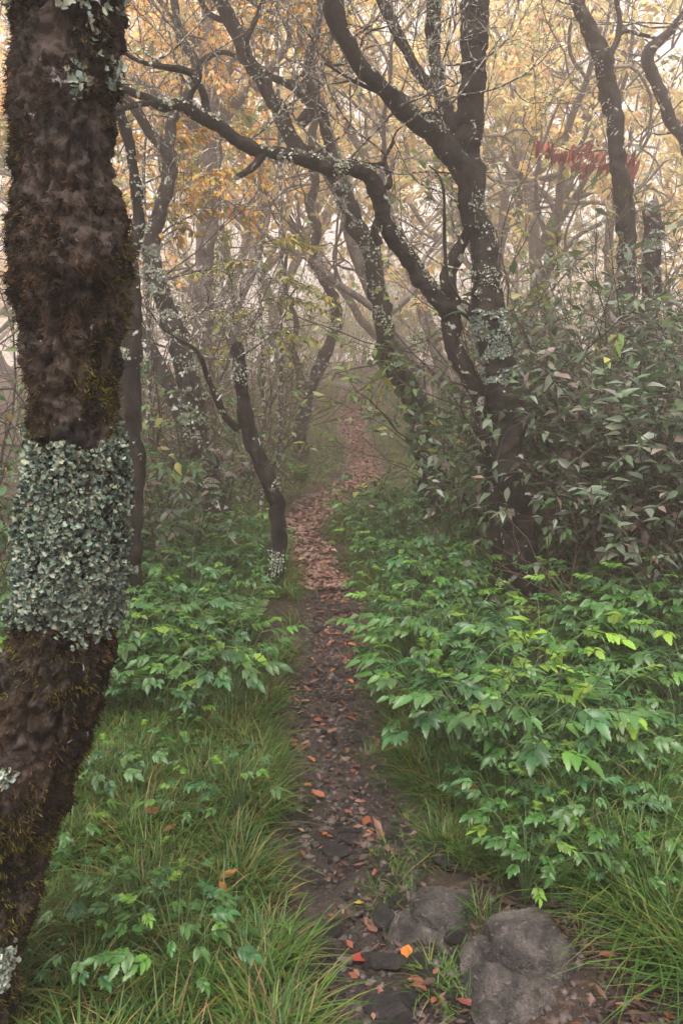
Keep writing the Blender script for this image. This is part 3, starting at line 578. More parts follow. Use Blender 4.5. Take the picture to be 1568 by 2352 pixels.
# ------------------------------------------------------------------ forest behind
def make_tree(rng, pal, height, nleaf, r0=.11, lean=.2):
    root = thing('forest_tree', '', 'tree')
    n = 12; d = nrm(np.array([rng.normal()*lean, rng.normal()*lean, 1.])); P = [np.zeros(3)-[0, 0, .3]]
    for k in range(n-1):
        d = nrm(d+np.array([rng.normal()*.2, rng.normal()*.2, .12])); P.append(P[-1]+d*height/n)
    P = np.array(P); r = np.linspace(r0*1.15, r0*.3, n)
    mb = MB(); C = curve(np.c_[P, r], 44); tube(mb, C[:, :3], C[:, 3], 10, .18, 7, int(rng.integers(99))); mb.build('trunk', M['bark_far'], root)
    out = []
    for q in range(int(rng.integers(6, 9))):
        k = int(rng.integers(4, n-1)); a = rng.uniform(0, 6.28); dd = np.array([math.cos(a), math.sin(a), rng.uniform(.2, 1.1)])
        o2 = []; twig_lines(rng, P[k], dd, height*rng.uniform(.3, .5), r[k]*.6, 3, o2, kink=.28, up=.13, n=8, nch=3)
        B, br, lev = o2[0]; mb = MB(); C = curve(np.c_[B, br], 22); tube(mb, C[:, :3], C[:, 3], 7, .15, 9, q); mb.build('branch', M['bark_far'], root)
        out += o2[1:]
    mb = MB()
    for B, br, lev in out: tube(mb, curve(B, len(B)+2), np.maximum(np.interp(np.linspace(0, 1, len(B)+2), np.linspace(0, 1, len(B)), br), .0035), 4, cap=False)
    o = mb.build('twigs', M['bark_far'], root); o['kind'] = 'stuff'
    mb = MB(); leafy(mb, rng, out, nleaf, pal, .12, 'broad'); o = mb.build('crown', M['leaf_far'], root); o['kind'] = 'stuff'
    return root
rng = np.random.default_rng(23)
protos = [make_tree(rng, 'orange', 7.5, 3200, .12), make_tree(rng, 'orange', 6.6, 2800, .10, .35), make_tree(rng, 'yellow', 7.8, 4600, .12), make_tree(rng, 'yellow', 7.0, 4200, .10, .35), make_tree(rng, 'yellow', 8.4, 4200, .13),
          make_tree(rng, 'green', 7.0, 3000, .11), make_tree(rng, 'green', 7.6, 1800, .12, .3), make_tree(rng, 'yellow', 7.6, 900, .11, .3)]
KN = ['orange-leaved', 'orange-leaved', 'yellow-leaved', 'yellow-leaved', 'yellow-leaved', 'pale green', 'pale green', 'nearly bare']
used = set()
def place_tree(k, x, y, s=1.0, label=None, group='trees fading into the fog'):
    side = 'left' if x < pc(y) else 'right'
    depth = 'nearer' if y < 15 else ('middle distance' if y < 26 else 'farthest')
    label = label or {'nearer': f'{KN[k]} twisted tree in thin fog {side} of the path', 'middle distance': f'{KN[k]} tree half faded by fog {side} of the path', 'farthest': f'ghostly {KN[k]} tree in the thickest fog {side} of the path'}[depth]
    rz = RNG.uniform(0, 6.28); loc = (x, y, float(gh(x, y)))
    if k not in used:
        used.add(k); o = protos[k]; o.location = loc; o.rotation_euler = (0, 0, rz); o.scale = (s, s, s); o['label'] = label; o['group'] = group; return o
    return copy_tree(protos[k], loc, rz, s, label, group)
for o in protos:
    for ch in o.children: ch.location = (0, 0, 0)
for Y, stepx in ((13, 2.8), (16.5, 2.8), (21, 3.2), (29, 4.4), (38, 5.2), (50, 6.5), (66, 8.5)):
    half = .43*Y+1.6; x = -half+RNG.uniform(0, 1)
    while x < half:
        xx = x+RNG.uniform(-.7, .7); yy = Y+RNG.uniform(-1.2, 1.2); d = xx-pc(yy)
        if abs(d) > (1.1 if Y > 12 else 1.7) and not (Y < 12 and -2.2 < d < 0):
            if d < 0: k = RNG.choice(8, p=[.24, .2, .1, .06, .08, .12, .08, .12])
            else: k = RNG.choice(8, p=[.02, .02, .28, .24, .18, .08, .1, .08])
            if abs(xx-pc(yy)) < 1.9 and Y > 14: k = 7
            if (Y < 20 and -.125 < xx/yy < .075) or (20 < Y < 45 and -.045 < xx/yy < .07): x += stepx; continue
            place_tree(int(k), float(xx), float(yy), float(RNG.uniform(.85, 1.2)))
        x += stepx
for q, (r_, y) in enumerate(((-.1, 21.5), (-.075, 24), (.1, 21), (.125, 18.5), (.145, 23), (.185, 17.5), (.235, 21), (.29, 18), (.34, 22), (-.2, 22))):
    place_tree([2, 4, 3, 2, 4, 3, 2, 4, 3, 0][q], r_*y, y, 1.25, ('orange' if q == 9 else 'golden')+'-leaved foggy tree '+['behind the snaking trunk', 'at the bend of the leaning trunk', 'behind the arching bough', 'between the leaning tree and the forked tree', 'behind the limbs of the forked tree', 'right of the forked tree above the thicket', 'behind the spray of red leaves', 'behind the slender white-flecked trunk', 'behind the jagged stump', 'behind the two-stemmed lichen tree'][q])
# the stout grey tree behind the lichen tree, with orange foliage
Y = 11.2; x0 = W(478, 850, Y)[0]; z0 = float(gh(x0, Y))
t = thing('stout_grey_tree', 'stout grey trunk with spreading boughs in thin fog, orange leaves hanging round it', 'tree', (x0, Y, z0))
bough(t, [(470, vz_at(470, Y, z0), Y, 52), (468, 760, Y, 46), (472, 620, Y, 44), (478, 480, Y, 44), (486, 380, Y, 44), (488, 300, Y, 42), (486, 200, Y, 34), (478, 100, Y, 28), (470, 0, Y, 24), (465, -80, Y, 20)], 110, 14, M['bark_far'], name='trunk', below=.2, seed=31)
lines = []
for rows in ([(488, 310, Y, 30), (520, 262, Y, 26), (565, 215, Y, 24), (600, 190, Y, 20), (650, 120, Y, 16), (680, 40, Y, 12), (690, -60, Y, 9)], [(486, 340, Y, 26), (450, 290, Y-.2, 22), (410, 260, Y-.4, 18), (350, 200, Y-.6, 14), (300, 180, Y-.8, 10)], [(486, 220, Y, 24), (520, 170, Y+.3, 20), (560, 100, Y+.4, 16), (590, 0, Y+.5, 13), (600, -60, Y+.5, 10)], [(480, 120, Y, 20), (430, 80, Y-.3, 15), (380, 20, Y-.5, 12), (350, -50, Y-.5, 9)]):
    P, r, V, D = bough(t, rows, 40, 9, M['bark_far'], seed=int(rows[1][0]))
    for q in range(9):
        k = RNG.integers(12, 40); twig_lines(RNG, P[k], RNG.normal(size=3)+[0, -.2, .1], RNG.uniform(.8, 1.6), .014, 2, lines, .3, .03, 7, 4)
mb = MB()
for P, r, lev in lines: tube(mb, curve(P, 9), np.interp(np.linspace(0, 1, 9), np.linspace(0, 1, len(P)), np.maximum(r, .003)), 4)
o = mb.build('twigs', M['bark_far'], t); o['kind'] = 'stuff'
mb = MB(); leafy(mb, RNG, lines, 4200, 'orange', .09, 'ovate'); o = mb.build('crown', M['leaf'], t); o['kind'] = 'stuff'

# ------------------------------------------------------------------ shrubs and saplings
def leaf_mesh(rng, L, wd, col, prof, name='leaf', mat='leaf', droop=.3, fold=.25):
    mb = MB(); leaves(mb, np.zeros((1, 3)), np.array([[1., 0, 0]]), np.array([[0, 0, 1.]]), L, wd, col, prof, fold, droop); return mb.mesh(name, M[mat])
def orient(o, pos, ax, nr):
    x = nrm(ax); y = nrm(np.cross(nr, x)); z = np.cross(x, y)
    o.matrix_local = Matrix(((x[0], y[0], z[0], pos[0]), (x[1], y[1], z[1], pos[1]), (x[2], y[2], z[2], pos[2]), (0, 0, 0, 1)))
GREY = [(.10, .135, .10), (.135, .16, .125), (.06, .105, .055), (.17, .135, .115), (.20, .17, .15), (.07, .135, .05)]
GREEN = [(.05, .12, .04), (.07, .14, .05), (.04, .10, .045), (.10, .16, .05), (.20, .20, .05)]
MIST_GREEN = [(.13, .18, .085), (.17, .21, .10), (.10, .15, .075), (.22, .24, .11), (.30, .27, .10)]  # whitish far-shrub greens, lightened to brighten the dim misty distance
def make_shrub(rng, name, label, x, y, h, spread, nstem, nparts, nfill, pal, wts, L=.11, stemcol=None, lo=.45, lean=(0, 0), group=None, prof='ovate', mat='leaf_wet', kbare=0, wr=.42, cat='shrub'):
    z = float(gh(x, y)); root = thing(name, label, cat, (x, y, z), group)
    lines = []
    for q in range(nstem):
        a = rng.uniform(0, 6.28); dd = np.array([math.cos(a)*spread+lean[0], math.sin(a)*spread+lean[1], 1.2])
        twig_lines(rng, np.array([math.cos(a)*.12, math.sin(a)*.12, -.05])*rng.uniform(.3, 1.6), dd, h*rng.uniform(.65, 1.1), .010*max(.6, h/1.5), 2, lines, .16, .02, 8, 3)
    mb = MB()
    for P, r, lev in lines: tube(mb, P if lev else P[::2], np.maximum(r if lev else r[::2], .0018), 4, col=stemcol or (.045, .03, .024), cap=False)
    o = obj('stems', mb.mesh('stems', M['stem']), None); o.parent = root; o['kind'] = 'stuff'
    protos_ = [leaf_mesh(rng, 1, wr*rng.uniform(.85, 1.15), c, prof, 'leaf', mat, rng.uniform(.1, .5), rng.uniform(.1, .45)) for c in pal for _ in range(2)]
    w2 = np.repeat(wts, 2)/sum(np.repeat(wts, 2))
    def spots(n):
        k = rng.integers(0, len(lines), n); out = []
        for q in range(n):
            P = lines[k[q]][0]; t = rng.uniform(lo if lines[k[q]][2] > 1 else .15, 1)*(len(P)-1.01); i = int(t); p = P[i]+(P[i+1]-P[i])*(t-i)
            d = nrm(P[i+1]-P[i])*.5+rng.normal(size=3)*[.9, .9, .35]+[0, 0, -.15]; out.append((p, nrm(d)))
        return out
    for p, d in spots(nparts):
        s = L*rng.uniform(.6, 1.35); c = bpy.data.objects.new('leaf', protos_[rng.choice(len(protos_), p=w2)]); COL.objects.link(c); c.parent = root
        orient(c, p, d, np.array([0, 0, 1.])+rng.normal(size=3)*.38); c.scale = (s, s, s)
    if nfill:
        S = spots(nfill); pos = np.array([a for a, b in S]); ax = np.array([b for a, b in S]); Ls = L*rng.uniform(.45, 1.2, nfill)
        mb = MB(); leaves(mb, pos, ax, np.array([0, 0, 1.])+rng.normal(size=(nfill, 3))*.4, Ls, Ls*wr, pickcol(pal, wts, nfill, rng), 'simple' if nfill < 700 else 'lance4', .25, rng.uniform(.05, .5, nfill))
        o = obj('foliage', mb.mesh('foliage', M[mat]), None); o.parent = root; o['kind'] = 'stuff'
    return root
rng = np.random.default_rng(31)
# right: the big mass of grey-green wet leaves
RS = [(1375, 5.9, 1.3, 'close right of the forked tree trunk'), (1490, 5.1, 1.2, 'nearest to the forked tree'), (1570, 4.6, 1.25, 'lowest at the right picture edge'), (1450, 5.8, 1.55, 'in the middle of the right thicket'), (1590, 5.7, 1.75, 'tall at the right picture edge below the stump'),
      (1330, 6.3, 1.55, 'just behind the forked tree'), (1340, 6.8, 1.8, 'behind the middle of the right thicket'), (1470, 6.7, 1.85, 'in front of the jagged stump'), (1600, 7.0, 2.0, 'highest at the right picture edge'), (1280, 7.6, 1.7, 'farther back behind the forked tree'), (1390, 8.2, 2.0, 'under the slender white-flecked trunk'), (1520, 8.8, 2.1, 'behind the jagged stump'), (1300, 8.9, 2.0, 'at the foggy back of the right thicket')]
for u, y, h, wh in RS:
    x = float(W(u, 1176, y)[0]); near = y < 6.9
    make_shrub(rng, 'thicket_shrub', f'grey-green wet-leaved shrub {wh}', x, y, h, .37, 16, 295 if near else 90, 1300 if near else 800, GREY, [3.4, 3.2, 3, .8, .8, 2.2], .105, lo=.25, lean=(-.04, -.12), group='shrubs of the right thicket')
# bare brown stems at the foot of the thicket
t = thing('bramble_tangle', 'tangle of bare brown stems at the foot of the right thicket', 'bramble', (1.9, 4.6, 0))
mb = MB()
for q in range(520):
    x = rng.uniform(1.35, 3.2); y = rng.uniform(4.1, 6.0); L = rng.uniform(.5, 1.1); d = nrm(np.array([rng.normal()*.55, rng.normal()*.45, 1])); P = [np.array([x, y, float(h0(y))+.1])]
    P[0][2] = float(gh(x, y))-.02
    for k in range(6): d = nrm(d+rng.normal(size=3)*.2+[0, 0, -.10]); P.append(P[-1]+d*L/6)
    tube(mb, np.array(P), np.linspace(.0045, .0018, 7), 4, col=np.array([.075, .042, .034])*rng.uniform(.5, 1.6), cap=False)
o = mb.build('stems', M['stem'], t); o['kind'] = 'stuff'
# shrub round the leaning tree and the sapling behind
make_shrub(rng, 'verge_shrub', 'leafy green shrub wrapped round the foot of the leaning tree', float(W(1035, 1176, 9.2)[0]), 9.3, 1.6, .25, 10, 130, 300, GREEN, [3, 2, 3, 1.4, .5], .10, lo=.3, lean=(-.05, -.1))
make_shrub(rng, 'verge_shrub', 'dark green shrub between the leaning tree and the forked tree', float(W(1085, 1176, 7.2)[0]), 7.2, 1.3, .3, 12, 160, 600, GREEN, [3, 1.5, 4, .6, .3], .10, lo=.3)
for u, y, h, nm_ in ((1170, 6.8, 2.2, 'upright pale green sapling right behind the fork of the dark tree'), (1245, 8.0, 2.5, 'upright yellow-green sapling above the right thicket')):
    make_shrub(rng, 'sapling', nm_, float(W(u, 1176, y)[0]), y, h, .18, 7, 140, 420, [(.12, .18, .05), (.18, .22, .06), (.25, .25, .07), (.09, .14, .05)], [3, 3, 2, 2], .10, lo=.55, mat='leaf', cat='sapling')
# the red-leaved spray
t = thing('red_leaved_sapling', 'thin sapling with a drooping spray of dark red leaves in front of yellow foliage', 'sapling', (float(W(1430, 850, 9.5)[0]), 9.5, float(gh(W(1430, 850, 9.5)[0], 9.5))))
Y = 9.5; z0 = t.location.z
P, r, V, D = bough(t, [(1446, vz_at(1446, Y, z0), Y, 12), (1440, 700, Y, 10), (1450, 450, Y, 9), (1445, 340, Y, 7), (1448, 280, Y, 5)], 50, 6, M['twig'], name='stem', seed=5)
mb2 = MB(); mb = MB()
for line in ([(1445, 372, Y, 5), (1390, 345, Y, 5), (1330, 352, Y, 4), (1270, 330, Y, 3), (1230, 322, Y, 2)], [(1445, 380, Y, 4), (1400, 375, Y, 4), (1350, 380, Y, 3), (1315, 372, Y, 2)], [(1380, 348, Y, 3), (1345, 330, Y, 3), (1300, 350, Y, 2), (1250, 340, Y, 2)], [(1445, 350, Y, 4), (1455, 365, Y, 3), (1450, 390, Y, 2)]):
    P, r = px_line(line, 30); tube(mb2, P, r, 5); n = 44; k = rng.integers(3, 30, n); p = P[k]+rng.normal(size=(n, 3))*[.03, .05, .02]
    Ls = rng.uniform(.08, .15, n); leaves(mb, p, np.array([-.25, 0, -1])+rng.normal(size=(n, 3))*.28, np.array([0, -1, .3])+rng.normal(size=(n, 3))*.6, Ls, Ls*.36, jcol((.20, .04, .034), n, rng, .5, .25), 'lance', .3, .2)
o = mb2.build('twigs', M['twig'], t); o['kind'] = 'stuff'; o = mb.build('crown', M['leaf'], t); o['kind'] = 'stuff'
# left: shrubs between the trunks
for u, y, h, pal, wts, nm_ in ((385, 8.2, 2.0, MIST_GREEN, [2, 3, 2, 2, 1.2], 'green and yellow shrub behind the two-stemmed lichen tree'), (530, 9.2, 1.7, MIST_GREEN, [2, 3, 2, 2, .8], 'bushy green shrub behind the broken snag'), (600, 11.0, 1.8, MIST_GREEN, [2, 3, 2, 2, .8], 'pale green shrub left of the snaking trunk'),
                               (450, 10.2, 2.6, MIST_GREEN, [2, 3, 1, 3, 2], 'tall yellowing shrub deep between the left trunks'), (395, 5.9, .95, GREY, [2, 2, 3, 2, 1, 2], 'drab half-withered shrub between the thick trunk and the lichen tree'),
                               (350, 6.6, 1.2, GREEN, [3, 2, 3, 1, .6], 'low green shrub right of the dark straight trunk'), (300, 9.0, 2.6, MIST_GREEN, [1, 2, 1, 3, 3], 'yellowing shrub glimpsed behind the dark straight trunk'),
                               (10, 4.6, 1.25, GREEN, [3, 3, 2, 2, 1], 'leafy shrub at the left picture edge beside the thick trunk'), (60, 6.0, 1.9, GREEN, [3, 2, 2, 2, 1.4], 'taller shrub at the left picture edge behind the thick trunk'), (-20, 8.0, 2.6, MIST_GREEN, [1, 2, 1, 2, 2], 'hazy shrub farthest back at the left picture edge'),
                               (600, 13.6, 2.2, MIST_GREEN, [2, 3, 2, 2, 1], 'hazy shrub far back between the snag and the snaking trunk')):
    make_shrub(rng, 'understory_shrub', nm_, float(W(u, 1176, y)[0]), y, h, .5, 12, 170 if y < 10 else 60, 520, pal, wts, .10 if y < 9 else .09, lo=.3, group='shrubs left of the path', mat='leaf')
fb = make_shrub(rng, 'fog_bush', 'grey-green bush dissolving in the fog at the far end of the path', -1.6, 24, 2.6, .5, 12, 0, 900, MIST_GREEN, [2, 3, 2, 2, .6], .14, lo=.2, group='bushes in the far fog', mat='leaf')
fb2 = make_shrub(rng, 'fog_bush', 'yellowish bush dissolving in the fog at the far end of the path', 2.2, 25, 2.2, .5, 12, 0, 900, [(.3, .28, .08), (.2, .22, .07), (.4, .3, .09)], [2, 2, 1], .14, lo=.2, group='bushes in the far fog', mat='leaf')
for q in range(34):
    y = 24+q*1.3; x = float(rng.uniform(-.42*y, .42*y))
    if abs(x-pc(y)) < .9: x += 1.8*np.sign(x-pc(y))
    src = fb if rng.random() < .6 else fb2; copy_tree(src, (float(x), float(y), float(gh(x, y))-.05), float(rng.uniform(0, 6.28)), float(rng.uniform(.7, 1.35)), src['label'], src['group'])
for q, x in enumerate((-4.6, -3.4, 1.6, 2.6, 3.8, .7, -.6, -1.7)):
    yy = 26.5+.7*q; copy_tree(fb if q % 3 else fb2, (x, yy, float(gh(x, yy))-.1), q*1.7, .8+.05*q, (fb if q % 3 else fb2)['label'], fb['group'])
for q, x in enumerate((-1.2, -.2, .8, 1.7, 2.6)):
    copy_tree(fb, (x*1.5, 44+.8*q, float(gh(x*1.5, 44+.8*q))), q*1.3, 1.2+.1*q, fb['label'], fb['group'])
# horizontal yellow-green sprays of a young tree
def spray_tree(name, label, u, v0, Y, arms, pal, L=.085, nl=46):
    x = float(W(u, 900, Y)[0]); z = float(gh(x, Y)); root = thing(name, label, 'sapling', (x, Y, z)); rg = np.random.default_rng(int(u))
    P, r, V, D = bough(root, [(u, vz_at(u, Y, z), Y, 12), (u+6, (v0+vz_at(u, Y, z))/2, Y, 10), (u-4, v0, Y, 8), (u+4, v0-110, Y, 4)], 40, 7, M['twig'], name='stem', seed=3)
    mb = MB(); mt = MB()
    for (ua, va, ub, vb, dy) in arms:
        Q, rq = px_line([(ua, va, Y, 5), ((ua+ub)/2, (va+vb)/2-14, Y+dy/2, 4), (ub, vb, Y+dy, 2)], 16); tube(mt, Q, rq, 5)
        for q in range(7):
            k = rg.integers(3, 16); o2 = []; twig_lines(rg, Q[k], nrm(Q[-1]-Q[0])+rg.normal(size=3)*[.6, .9, .12], .42*rg.uniform(.6, 1.2), .004, 0, o2, .12, -.02, 6)
            T_ = o2[0][0]; tube(mt, T_, np.linspace(.004, .002, 6), 4); n = nl//3; tt = rg.uniform(.1, 1, n)*4.99; i = tt.astype(int); p = T_[i]+(T_[i+1]-T_[i])*(tt-i)[:, None]
            d = nrm(T_[-1]-T_[0]); s = np.cross(d, [0, 0, 1.]); ax = d*.6+s*np.where(rg.random(n) < .5, 1, -1)[:, None]+rg.normal(size=(n, 3))*.25+[0, 0, -.25]
            Ls = L*rg.uniform(.6, 1.25, n); leaves(mb, p, ax, np.array([0, 0, 1])+rg.normal(size=(n, 3))*.3, Ls, Ls*.5, pickcol(*pal, n, rg), 'ovate', .25, rg.uniform(.1, .5, n))
    o = mt.build('twigs', M['twig'], root); o['kind'] = 'stuff'; o = mb.build('crown', M['leaf'], root); o['kind'] = 'stuff'
YG = ([(.30, .29, .06), (.20, .24, .06), (.42, .32, .06), (.14, .19, .05)], [3, 3, 2, 2])
OR = ([(.50, .24, .05), (.52, .32, .07), (.34, .28, .07), (.22, .24, .07)], [3, 3, 2, 1.5])
spray_tree('beech_sapling', 'young tree with flat sprays of yellow-green leaves above the broken snag', 600, 640, 8.8, [(600, 640, 720, 665, -.3), (598, 690, 715, 700, .2), (600, 600, 500, 625, .2), (602, 720, 500, 735, -.4), (600, 560, 690, 560, .3), (598, 770, 690, 780, .2), (598, 760, 520, 800, 0)], YG)
spray_tree('beech_sapling', 'young tree with orange-yellow leaves just right of the thick mossy trunk', 335, 400, 7.6, [(335, 420, 450, 400, -.2), (335, 380, 300, 330, .2), (336, 440, 300, 480, -.3), (334, 350, 430, 330, .3), (335, 470, 440, 480, .1), (336, 320, 400, 290, .1), (335, 500, 420, 520, .3)], OR)
spray_tree('beech_sapling', 'young tree with orange leaves hanging by the stout grey trunk', 505, 330, 9.8, [(505, 300, 560, 310, -.2), (505, 340, 440, 380, .2), (505, 370, 440, 430, -.3), (505, 400, 570, 410, .3), (505, 430, 450, 470, .1), (505, 460, 560, 500, .2)], OR)
spray_tree('beech_sapling', 'high orange-leaved young tree seen beside the leaning trunk near the top', 640, 60, 9.2, [(640, 60, 720, 40, -.2), (640, 90, 570, 60, .2), (640, 40, 560, 20, -.3), (640, 120, 740, 110, .3), (640, 0, 700, -20, .1), (640, 20, 760, 20, .1)], OR)

# ------------------------------------------------------------------ herbs
rng = np.random.default_rng(47)
HG = [(.034, .108, .02), (.06, .155, .026), (.032, .10, .035), (.10, .20, .03), (.05, .12, .036)]
def compound(rng, c, nl, L):
    mb = MB(); P = [np.zeros(3), np.array([.5, 0, .08]), np.array([1., 0, .06])]; C = curve(np.array(P)*L*(1.0+.13*nl), 8); tube(mb, C, np.linspace(.0022, .001, 8), 4, col=np.asarray(c)*.9)
    pos, ax, sz = [], [], []
    for q in range((nl-1)//2):
        k = C[3+int(q*4/max(1, (nl-1)//2))]
        for s in (-1, 1): pos.append(k); ax.append([.75, s*.8, rng.uniform(-.15, .2)]); sz.append(L*rng.uniform(.75, 1.0))
    pos.append(C[-1]); ax.append([1, rng.normal()*.15, -.05]); sz.append(L*1.1); n = len(pos)
    sz = np.array(sz); leaves(mb, np.array(pos), np.array(ax), np.array([0, 0, 1.])+rng.normal(size=(n, 3))*.22, sz, sz*rng.uniform(.46, .6, n), jcol(c, n, rng, .2, .1), 'serrate', rng.uniform(.15, .45, n), rng.uniform(.15, .5, n))
    return mb.mesh('leaf', M['leaf_wet'])
LEAFM = [compound(rng, HG[q % 5], [11, 5, 9, 13, 5][q % 5], [.033, .046, .037, .029, .042][q % 5]*(1+.15*(q > 4))) for q in range(10)]
LEAFY_ = [compound(rng, (.15, .25, .035), [5, 7][q], .06) for q in range(2)]
def herb_proto(k, nst, h, yellow=False):
    root = thing('leafy_herb', '', 'herb'); mb = MB()
    for q in range(nst):
        a = q/nst*6.28+rng.uniform(-.4, .4); o = rng.uniform(.25, .8); hh = h*rng.uniform(.55, 1.1); e = np.array([math.cos(a)*h*o, math.sin(a)*h*o, hh])
        C = curve([[0, 0, -.03], e*[.35, .35, .55], e], 8); tube(mb, C, np.linspace(.0028, .0016, 8), 4, col=(.06, .11, .04))
        c = bpy.data.objects.new('leaf', (LEAFY_ if yellow else LEAFM)[rng.integers(2 if yellow else 10)]); COL.objects.link(c); c.parent = root
        orient(c, C[-1], np.array([math.cos(a), math.sin(a), rng.uniform(-.25, .2)]), np.array([0, 0, 1.])+rng.normal(size=3)*.2); s = rng.uniform(.65, 1.3); c.scale = (s, s, s)
    o = obj('stems', mb.mesh('stems', M['stem'])); o.parent = root; return root
HP = [herb_proto(q, n, h) for q, (n, h) in enumerate([(14, .25), (16, .30), (13, .22), (17, .33), (11, .20), (14, .28)])]+[herb_proto(9, 6, .28, True)]
hused = set()
def put_herb(k, x, y, s, label, group):
    loc = (x, y, float(gh(x, y))); rz = RNG.uniform(0, 6.28)
    if k not in hused: hused.add(k); o = HP[k]; o.location = loc; o.rotation_euler = (0, 0, rz); o.scale = (s,)*3; o['label'] = label; o['group'] = group
    else: copy_tree(HP[k], loc, rz, s, label, group)
_f = [gtrace(628, 1375), gtrace(1212, 1392), gtrace(1005, 1212)]; FEET = [(_f[0][0], _f[0][1], .035), (_f[1][0], _f[1][1], .05), (_f[2][0], _f[2][1], .04)]
pts = []
def scatter(n, x0, x1, y0, y1, dmin, cond, lab, grp, s0=.8, s1=1.2, yel=.04):
    c = 0; tries = 0
    while c < n and tries < n*40:
        tries += 1; y = RNG.uniform(y0, y1); x = RNG.uniform(x0, x1); d = x-pc(y)
        if any(by-1.7 < y < by+.05 and abs(x/y-bx/by) < w_ for bx, by, w_ in FEET): continue
        if abs(d)-pw(y) < .19 or not cond(x, y, d) or any((x-a)**2+(y-b)**2 < dmin**2 for a, b in pts): continue
        pts.append((x, y)); c += 1
        sz = RNG.uniform(s0, s1); f_ = (sz-s0)/(s1-s0); e_ = abs(d)-pw(y); how = ('small ' if f_ < .33 else 'tall ' if f_ > .67 else '')
        lab2 = how+lab+(' at the path edge' if e_ < .45 else ' in mid-bed' if e_ < .9 else ' far from the path' if e_ < 1.4 else ' at the back')
        k = 6 if RNG.random() < yel else int(RNG.integers(6)); put_herb(k, float(x), float(y), float(sz), lab2 if k != 6 else lab2.replace('green', 'yellow-green'), grp)
scatter(62, .3, 2.3, 2.75, 4.3, .15, lambda x, y, d: d > .28 and x < .47*y, 'green toothed herb right, nearer than the forked tree,', 'herbs right of the path', .9, 1.3, .05)
scatter(58, .1, 2.2, 4.3, 6.2, .16, lambda x, y, d: d > 0 and x < .36*y+.1, 'green toothed herb right, level with the forked tree,', 'herbs right of the path', .85, 1.25, .06)
scatter(30, -.2, 1.6, 6.2, 8.4, .17, lambda x, y, d: d > 0, 'green herb before the leaning tree,', 'herbs right of the path', .8, 1.2, .02)
scatter(44, -2.0, 0, 3.35, 4.6, .15, lambda x, y, d: d < -.25 and x > -.47*y, 'green herb left, beside the thick trunk,', 'herbs left of the path', .8, 1.2, .02)
scatter(48, -2.2, 0, 4.6, 6.4, .16, lambda x, y, d: d < -.12 and x > -.4*y, 'green herb left, round the broken snag foot,', 'herbs left of the path', .8, 1.2, .02)
scatter(22, -2.2, -.3, 6.4, 9.5, .22, lambda x, y, d: d < -.1, 'green herb left, by the lichen tree,', 'herbs left of the path', .7, 1.1, .02)
scatter(7, -.75, -.35, 1.75, 2.05, .12, lambda x, y, d: d < -.25 and x > -.42*y, 'green herb in grass at the bottom left,', 'herbs in the near grass', .45, .65, 0)
scatter(9, -.9, -.1, 2.3, 3.3, .15, lambda x, y, d: d < -.25 and x > -.42*y, 'green herb in the near left grass,', 'herbs in the near grass', .5, .75, .0)
scatter(24, .5, 1.25, 2.1, 2.85, .11, lambda x, y, d: d > .36 and x < .45*y, 'green herb in the near right grass,', 'herbs in the near grass', .5, .8, .05)

def frond(rng, n=15):
    mb = MB(); C = curve([[0, 0, 0], [.35, 0, .22], [.75, 0, .22], [1.0, 0, .08]], 20); tube(mb, C, np.linspace(.008, .002, 20), 4, col=(.07, .10, .03))
    t_ = np.linspace(.12, .97, n); i_ = (t_*18.9).astype(int); ln = .26*np.sin(np.pi*np.clip(t_*.82+.16, 0, 1))**.8; c_ = jcol((.07, .15, .035), n, rng, .2)
    for sd__ in (-1, 1): leaves(mb, C[i_], np.stack([np.full(n, .45), np.full(n, float(sd__)), rng.uniform(-.25, .05, n)], -1), np.array([0, 0, 1.])+rng.normal(size=(n, 3))*.12, ln, ln*.3, c_, 'serrate', .15, .25)
    return mb.mesh('frond', M['leaf'])
FRM = [frond(rng) for _ in range(3)]
for q, (u, v, wh) in enumerate(((330, 1590, 'close right of the thick mossy trunk'), (300, 1660, 'against the thick trunk above the near grass'), (420, 1530, 'in the left bed midway to the path'), (560, 1500, 'in the left bed near the path'), (1030, 1330, 'right of the path behind the herb bed'), (1110, 1440, 'before the forked tree'), (1350, 1570, 'in the right bed'), (690, 1120, 'at the foot of the snaking trunk'), (640, 1090, 'left of the snaking trunk'), (450, 1420, 'between the dark trunk and the snag'))):
    g = gtrace(u, v); t = thing('fern', 'green fern with arching fronds '+wh, 'fern', (g[0], g[1], float(gh(g[0], g[1]))), 'ferns in the undergrowth'); nf = int(rng.integers(5, 8))
    for k in range(nf):
        c = bpy.data.objects.new('frond', FRM[k % 3]); COL.objects.link(c); c.parent = t; a = k/nf*6.28+rng.uniform(-.3, .3); el = rng.uniform(.5, 1.1)
        orient(c, (0, 0, 0), np.array([math.cos(a), math.sin(a), el]), np.array([-math.cos(a)*el, -math.sin(a)*el, 1.])); s_ = rng.uniform(.26, .4); c.scale = (s_, s_, s_)
